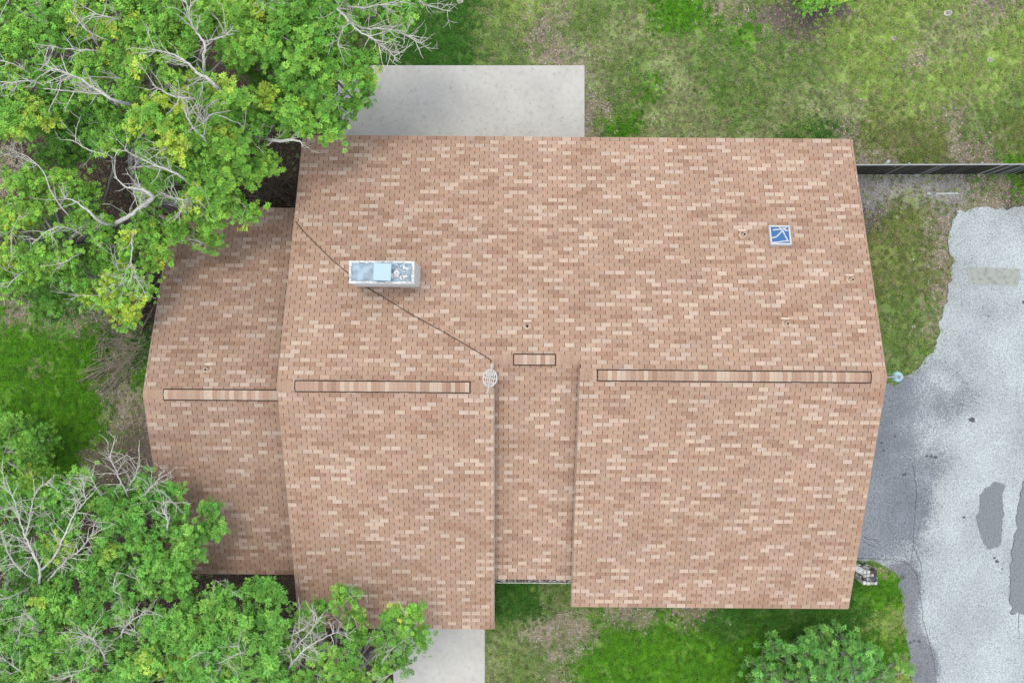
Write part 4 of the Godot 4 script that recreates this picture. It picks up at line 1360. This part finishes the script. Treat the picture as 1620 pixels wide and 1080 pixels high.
	tree("shade_tree", "full leafy tree with a few dead sprays leaning over the wing's front slope", [210, 900, 1.8, 0.15],
		[[170, 800, 28, 4.6, 1], [200, 790, 24, 4.6, 1], [230, 770, 22, 4.4, 1], [260, 790, 26, 4.6, 1], [285, 800, 18, 4.4, 1], [180, 840, 32, 4.8, 2], [225, 830, 32, 4.8, 1], [270, 830, 26, 4.6, 1], [300, 850, 22, 4.6, 2], [320, 838, 12, 4.4, 1], [345, 838, 8, 4.2, 2], [325, 810, 9, 4.3, 1], [305, 870, 14, 4.4, 2], [180, 890, 30, 4.6, 1], [240, 880, 30, 4.8, 2], [280, 890, 26, 4.8, 2], [290, 920, 22, 4.6, 2], [250, 920, 28, 4.8, 2], [220, 900, 24, 4.4, 0], [160, 930, 26, 4.6, 1], [200, 950, 32, 4.8, 1], [140, 990, 32, 5.0, 2], [180, 1000, 32, 5.0, 1], [270, 940, 18, 4.6, 1]],
		[[5.2, 0.035, [[205, 790], [192, 765], [180, 740], [172, 720]], 1.4], [5.2, 0.03, [[200, 775], [212, 755], [220, 735]], 1.2], [5.2, 0.03, [[235, 800], [230, 780], [245, 765], [255, 745]], 1.4], [5.2, 0.03, [[170, 800], [155, 775], [140, 750]], 1.2], [5.3, 0.035, [[262, 850], [265, 825], [255, 800], [270, 790]], 1.3], [5.2, 0.03, [[210, 960], [195, 945], [178, 930], [185, 905]], 0.9]], 106, 0, h, 1.1, lin(0.90, 0.96, 1.12))
	tree("shade_tree", "rounded leafy tree reaching the leaf litter below the wing's front eave", [330, 1040, 1.7, 0.15],
		[[150, 1050, 34, 5.0, 2], [200, 1060, 34, 5.2, 1], [245, 1000, 34, 5.0, 1], [230, 1040, 30, 5.2, 2], [290, 980, 28, 4.8, 1], [280, 1030, 34, 5.2, 2], [330, 980, 26, 4.8, 2], [330, 1030, 34, 5.4, 1], [300, 1070, 34, 5.2, 1], [360, 960, 24, 4.8, 1], [380, 990, 28, 5.0, 2], [375, 1040, 34, 5.2, 2], [410, 970, 22, 4.8, 1], [425, 1000, 24, 5.0, 2], [420, 1040, 30, 5.0, 1], [390, 935, 12, 4.4, 1], [415, 938, 11, 4.4, 1], [435, 950, 10, 4.4, 1], [350, 940, 14, 4.4, 1], [440, 1070, 28, 4.8, 1], [360, 1080, 36, 5.0, 1], [250, 1090, 40, 5.0, 1], [320, 1120, 50, 4.8, 1], [420, 1115, 40, 4.8, 1], [305, 950, 14, 4.6, 1]],
		[[5.6, 0.04, [[195, 1015], [192, 1000], [205, 985], [230, 965]], 1.0], [5.6, 0.035, [[170, 1050], [160, 1030], [150, 1015], [125, 1000]], 2.0], [5.5, 0.03, [[160, 1045], [140, 1055], [110, 1070]], 1.4], [5.4, 0.025, [[390, 1060], [385, 1040], [375, 1020]], 1.0], [5.5, 0.025, [[240, 1020], [215, 1000], [190, 990]], 1.4]], 107, 2, h, 1.1, lin(0.90, 0.96, 1.12))
	tree("shade_tree", "loose young tree spreading over the pale concrete front path", [560, 1050, 1.6, 0.12],
		[[470, 975, 12, 4.2, 2], [485, 985, 10, 4.2, 3], [500, 1000, 20, 4.4, 1], [460, 1040, 22, 4.6, 1], [500, 1050, 26, 4.8, 2], [545, 1020, 24, 4.6, 1], [550, 955, 15, 4.2, 2], [560, 975, 13, 4.2, 1], [540, 940, 9, 4.1, 1], [585, 1000, 20, 4.4, 1], [610, 985, 15, 4.3, 1], [630, 965, 8, 4.2, 3], [655, 965, 9, 4.2, 2], [650, 985, 13, 4.2, 1], [670, 1012, 12, 4.2, 1], [640, 1010, 18, 4.4, 1], [600, 1035, 24, 4.6, 1], [570, 1060, 26, 4.6, 1], [620, 1065, 20, 4.4, 1], [530, 1070, 26, 4.8, 3], [640, 1040, 12, 4.2, 0], [505, 960, 8, 4.1, 0], [480, 1080, 26, 4.6, 2], [560, 1110, 40, 4.6, 1]],
		[[5.2, 0.04, [[450, 1065], [465, 1045], [485, 1025], [510, 1010], [535, 1000]], 1.4], [5.2, 0.03, [[460, 1045], [470, 1020], [490, 1000], [510, 970]], 1.3], [5.1, 0.025, [[445, 1015], [460, 1005], [480, 995], [500, 985]], 1.2], [4.8, 0.02, [[580, 1045], [555, 1015], [545, 1000]], 0.6]], 108, 0, h, 0.85)
	# shrubs
	var sb := []
	var r := RandomNumberGenerator.new()
	r.seed = 9
	for k in 130:
		var a := r.randf() * TAU
		var q := sqrt(r.randf())
		var px := 1297 + cos(a) * q * 116
		var py := 1082 + sin(a) * q * 86
		sb.append([px, py, r.randf_range(13, 20), 2.3 - q * q * 1.3 - (0.45 if k > 70 else 0.0), 1 if r.randf() < 0.7 else 2])
	for q in [[1432, 1062, 12, 0.9, 2], [1415, 1048, 10, 0.9, 3], [1222, 1015, 10, 1.2, 1], [1185, 1045, 10, 0.9, 1]]: sb.append(q)
	tree("garden_shrub", "rounded blue-green shrub with star-shaped leaf clusters on the front lawn", [1300, 1075, 0.5, 0.03], sb, [], 109, 4, "", 1.0, lin(0.84, 0.93, 1.3), true)
	sb = []
	for k in 24:
		sb.append([r.randf_range(-30, 70), r.randf_range(665, 770), r.randf_range(14, 24), r.randf_range(1.0, 1.9), 1 if r.randf() < 0.5 else 2])
	tree("garden_shrub", "low bright green bush growing out of the clover", [20, 715, 0.4, 0.05], sb, [], 110, 3, "", 1.2)
	sb = []
	for k in 12:
		sb.append([r.randf_range(1258, 1340), r.randf_range(-22, 10), r.randf_range(8, 13), r.randf_range(0.4, 0.8), 2])
	tree("garden_shrub", "small bright bush at the edge of the bare earth in the rear yard", [1300, -8, 0.2, 0.03], sb, [], 111, 3, "", 1.0)
	print("leaf clumps ", leaf_total)

# ------------------------------------------------------------------ scene

func _ready() -> void:
	rng.seed = 1
	var cam := Camera3D.new()
	cam.name = "camera"
	cam.position = Vector3(0, H, 0)
	cam.rotation = Vector3(-PI / 2, 0, 0)
	cam.fov = rad_to_deg(2.0 * atan(540.0 / F))
	cam.near = 0.1
	cam.far = 300.0
	add_child(cam)
	var env := Environment.new()
	env.background_mode = Environment.BG_SKY
	var sm := ProceduralSkyMaterial.new()
	sm.sky_top_color = Color(0.90, 0.93, 0.97)
	sm.sky_horizon_color = Color(0.86, 0.88, 0.90)
	sm.ground_bottom_color = Color(0.35, 0.36, 0.32)
	sm.ground_horizon_color = Color(0.6, 0.62, 0.6)
	sm.sun_angle_max = 1.0
	var sky := Sky.new()
	sky.sky_material = sm
	env.sky = sky
	env.tonemap_mode = Environment.TONE_MAPPER_LINEAR
	env.tonemap_exposure = 2.1
	env.sdfgi_enabled = true
	env.ssao_enabled = true
	env.ssil_enabled = true
	var we := WorldEnvironment.new()
	we.environment = env
	add_child(we)
	var sun := DirectionalLight3D.new()
	sun.name = "sun"
	sun.light_color = Color(1.0, 0.965, 0.91)
	sun.light_energy = 0.26
	sun.light_angular_distance = 18.0
	sun.shadow_enabled = true
	sun.look_at_from_position(Vector3(-3.5, 24, -6), Vector3.ZERO, Vector3.UP)
	add_child(sun)

	noise_a.seed = 4
	noise_a.frequency = 0.5
	noise_a.fractal_octaves = 3
	noise_b.seed = 14
	noise_b.frequency = 0.5
	noise_b.fractal_octaves = 2
	make_materials()
	make_cover_map()
	build_ground()
	build_paving()
	print("ground done ", Time.get_ticks_msec())
	build_house()
	print("house done ", Time.get_ticks_msec())
	build_roof_gear()
	build_yard()
	build_trees()
	print("trees done ", Time.get_ticks_msec())
	build_grass()
	print("grass done ", Time.get_ticks_msec())
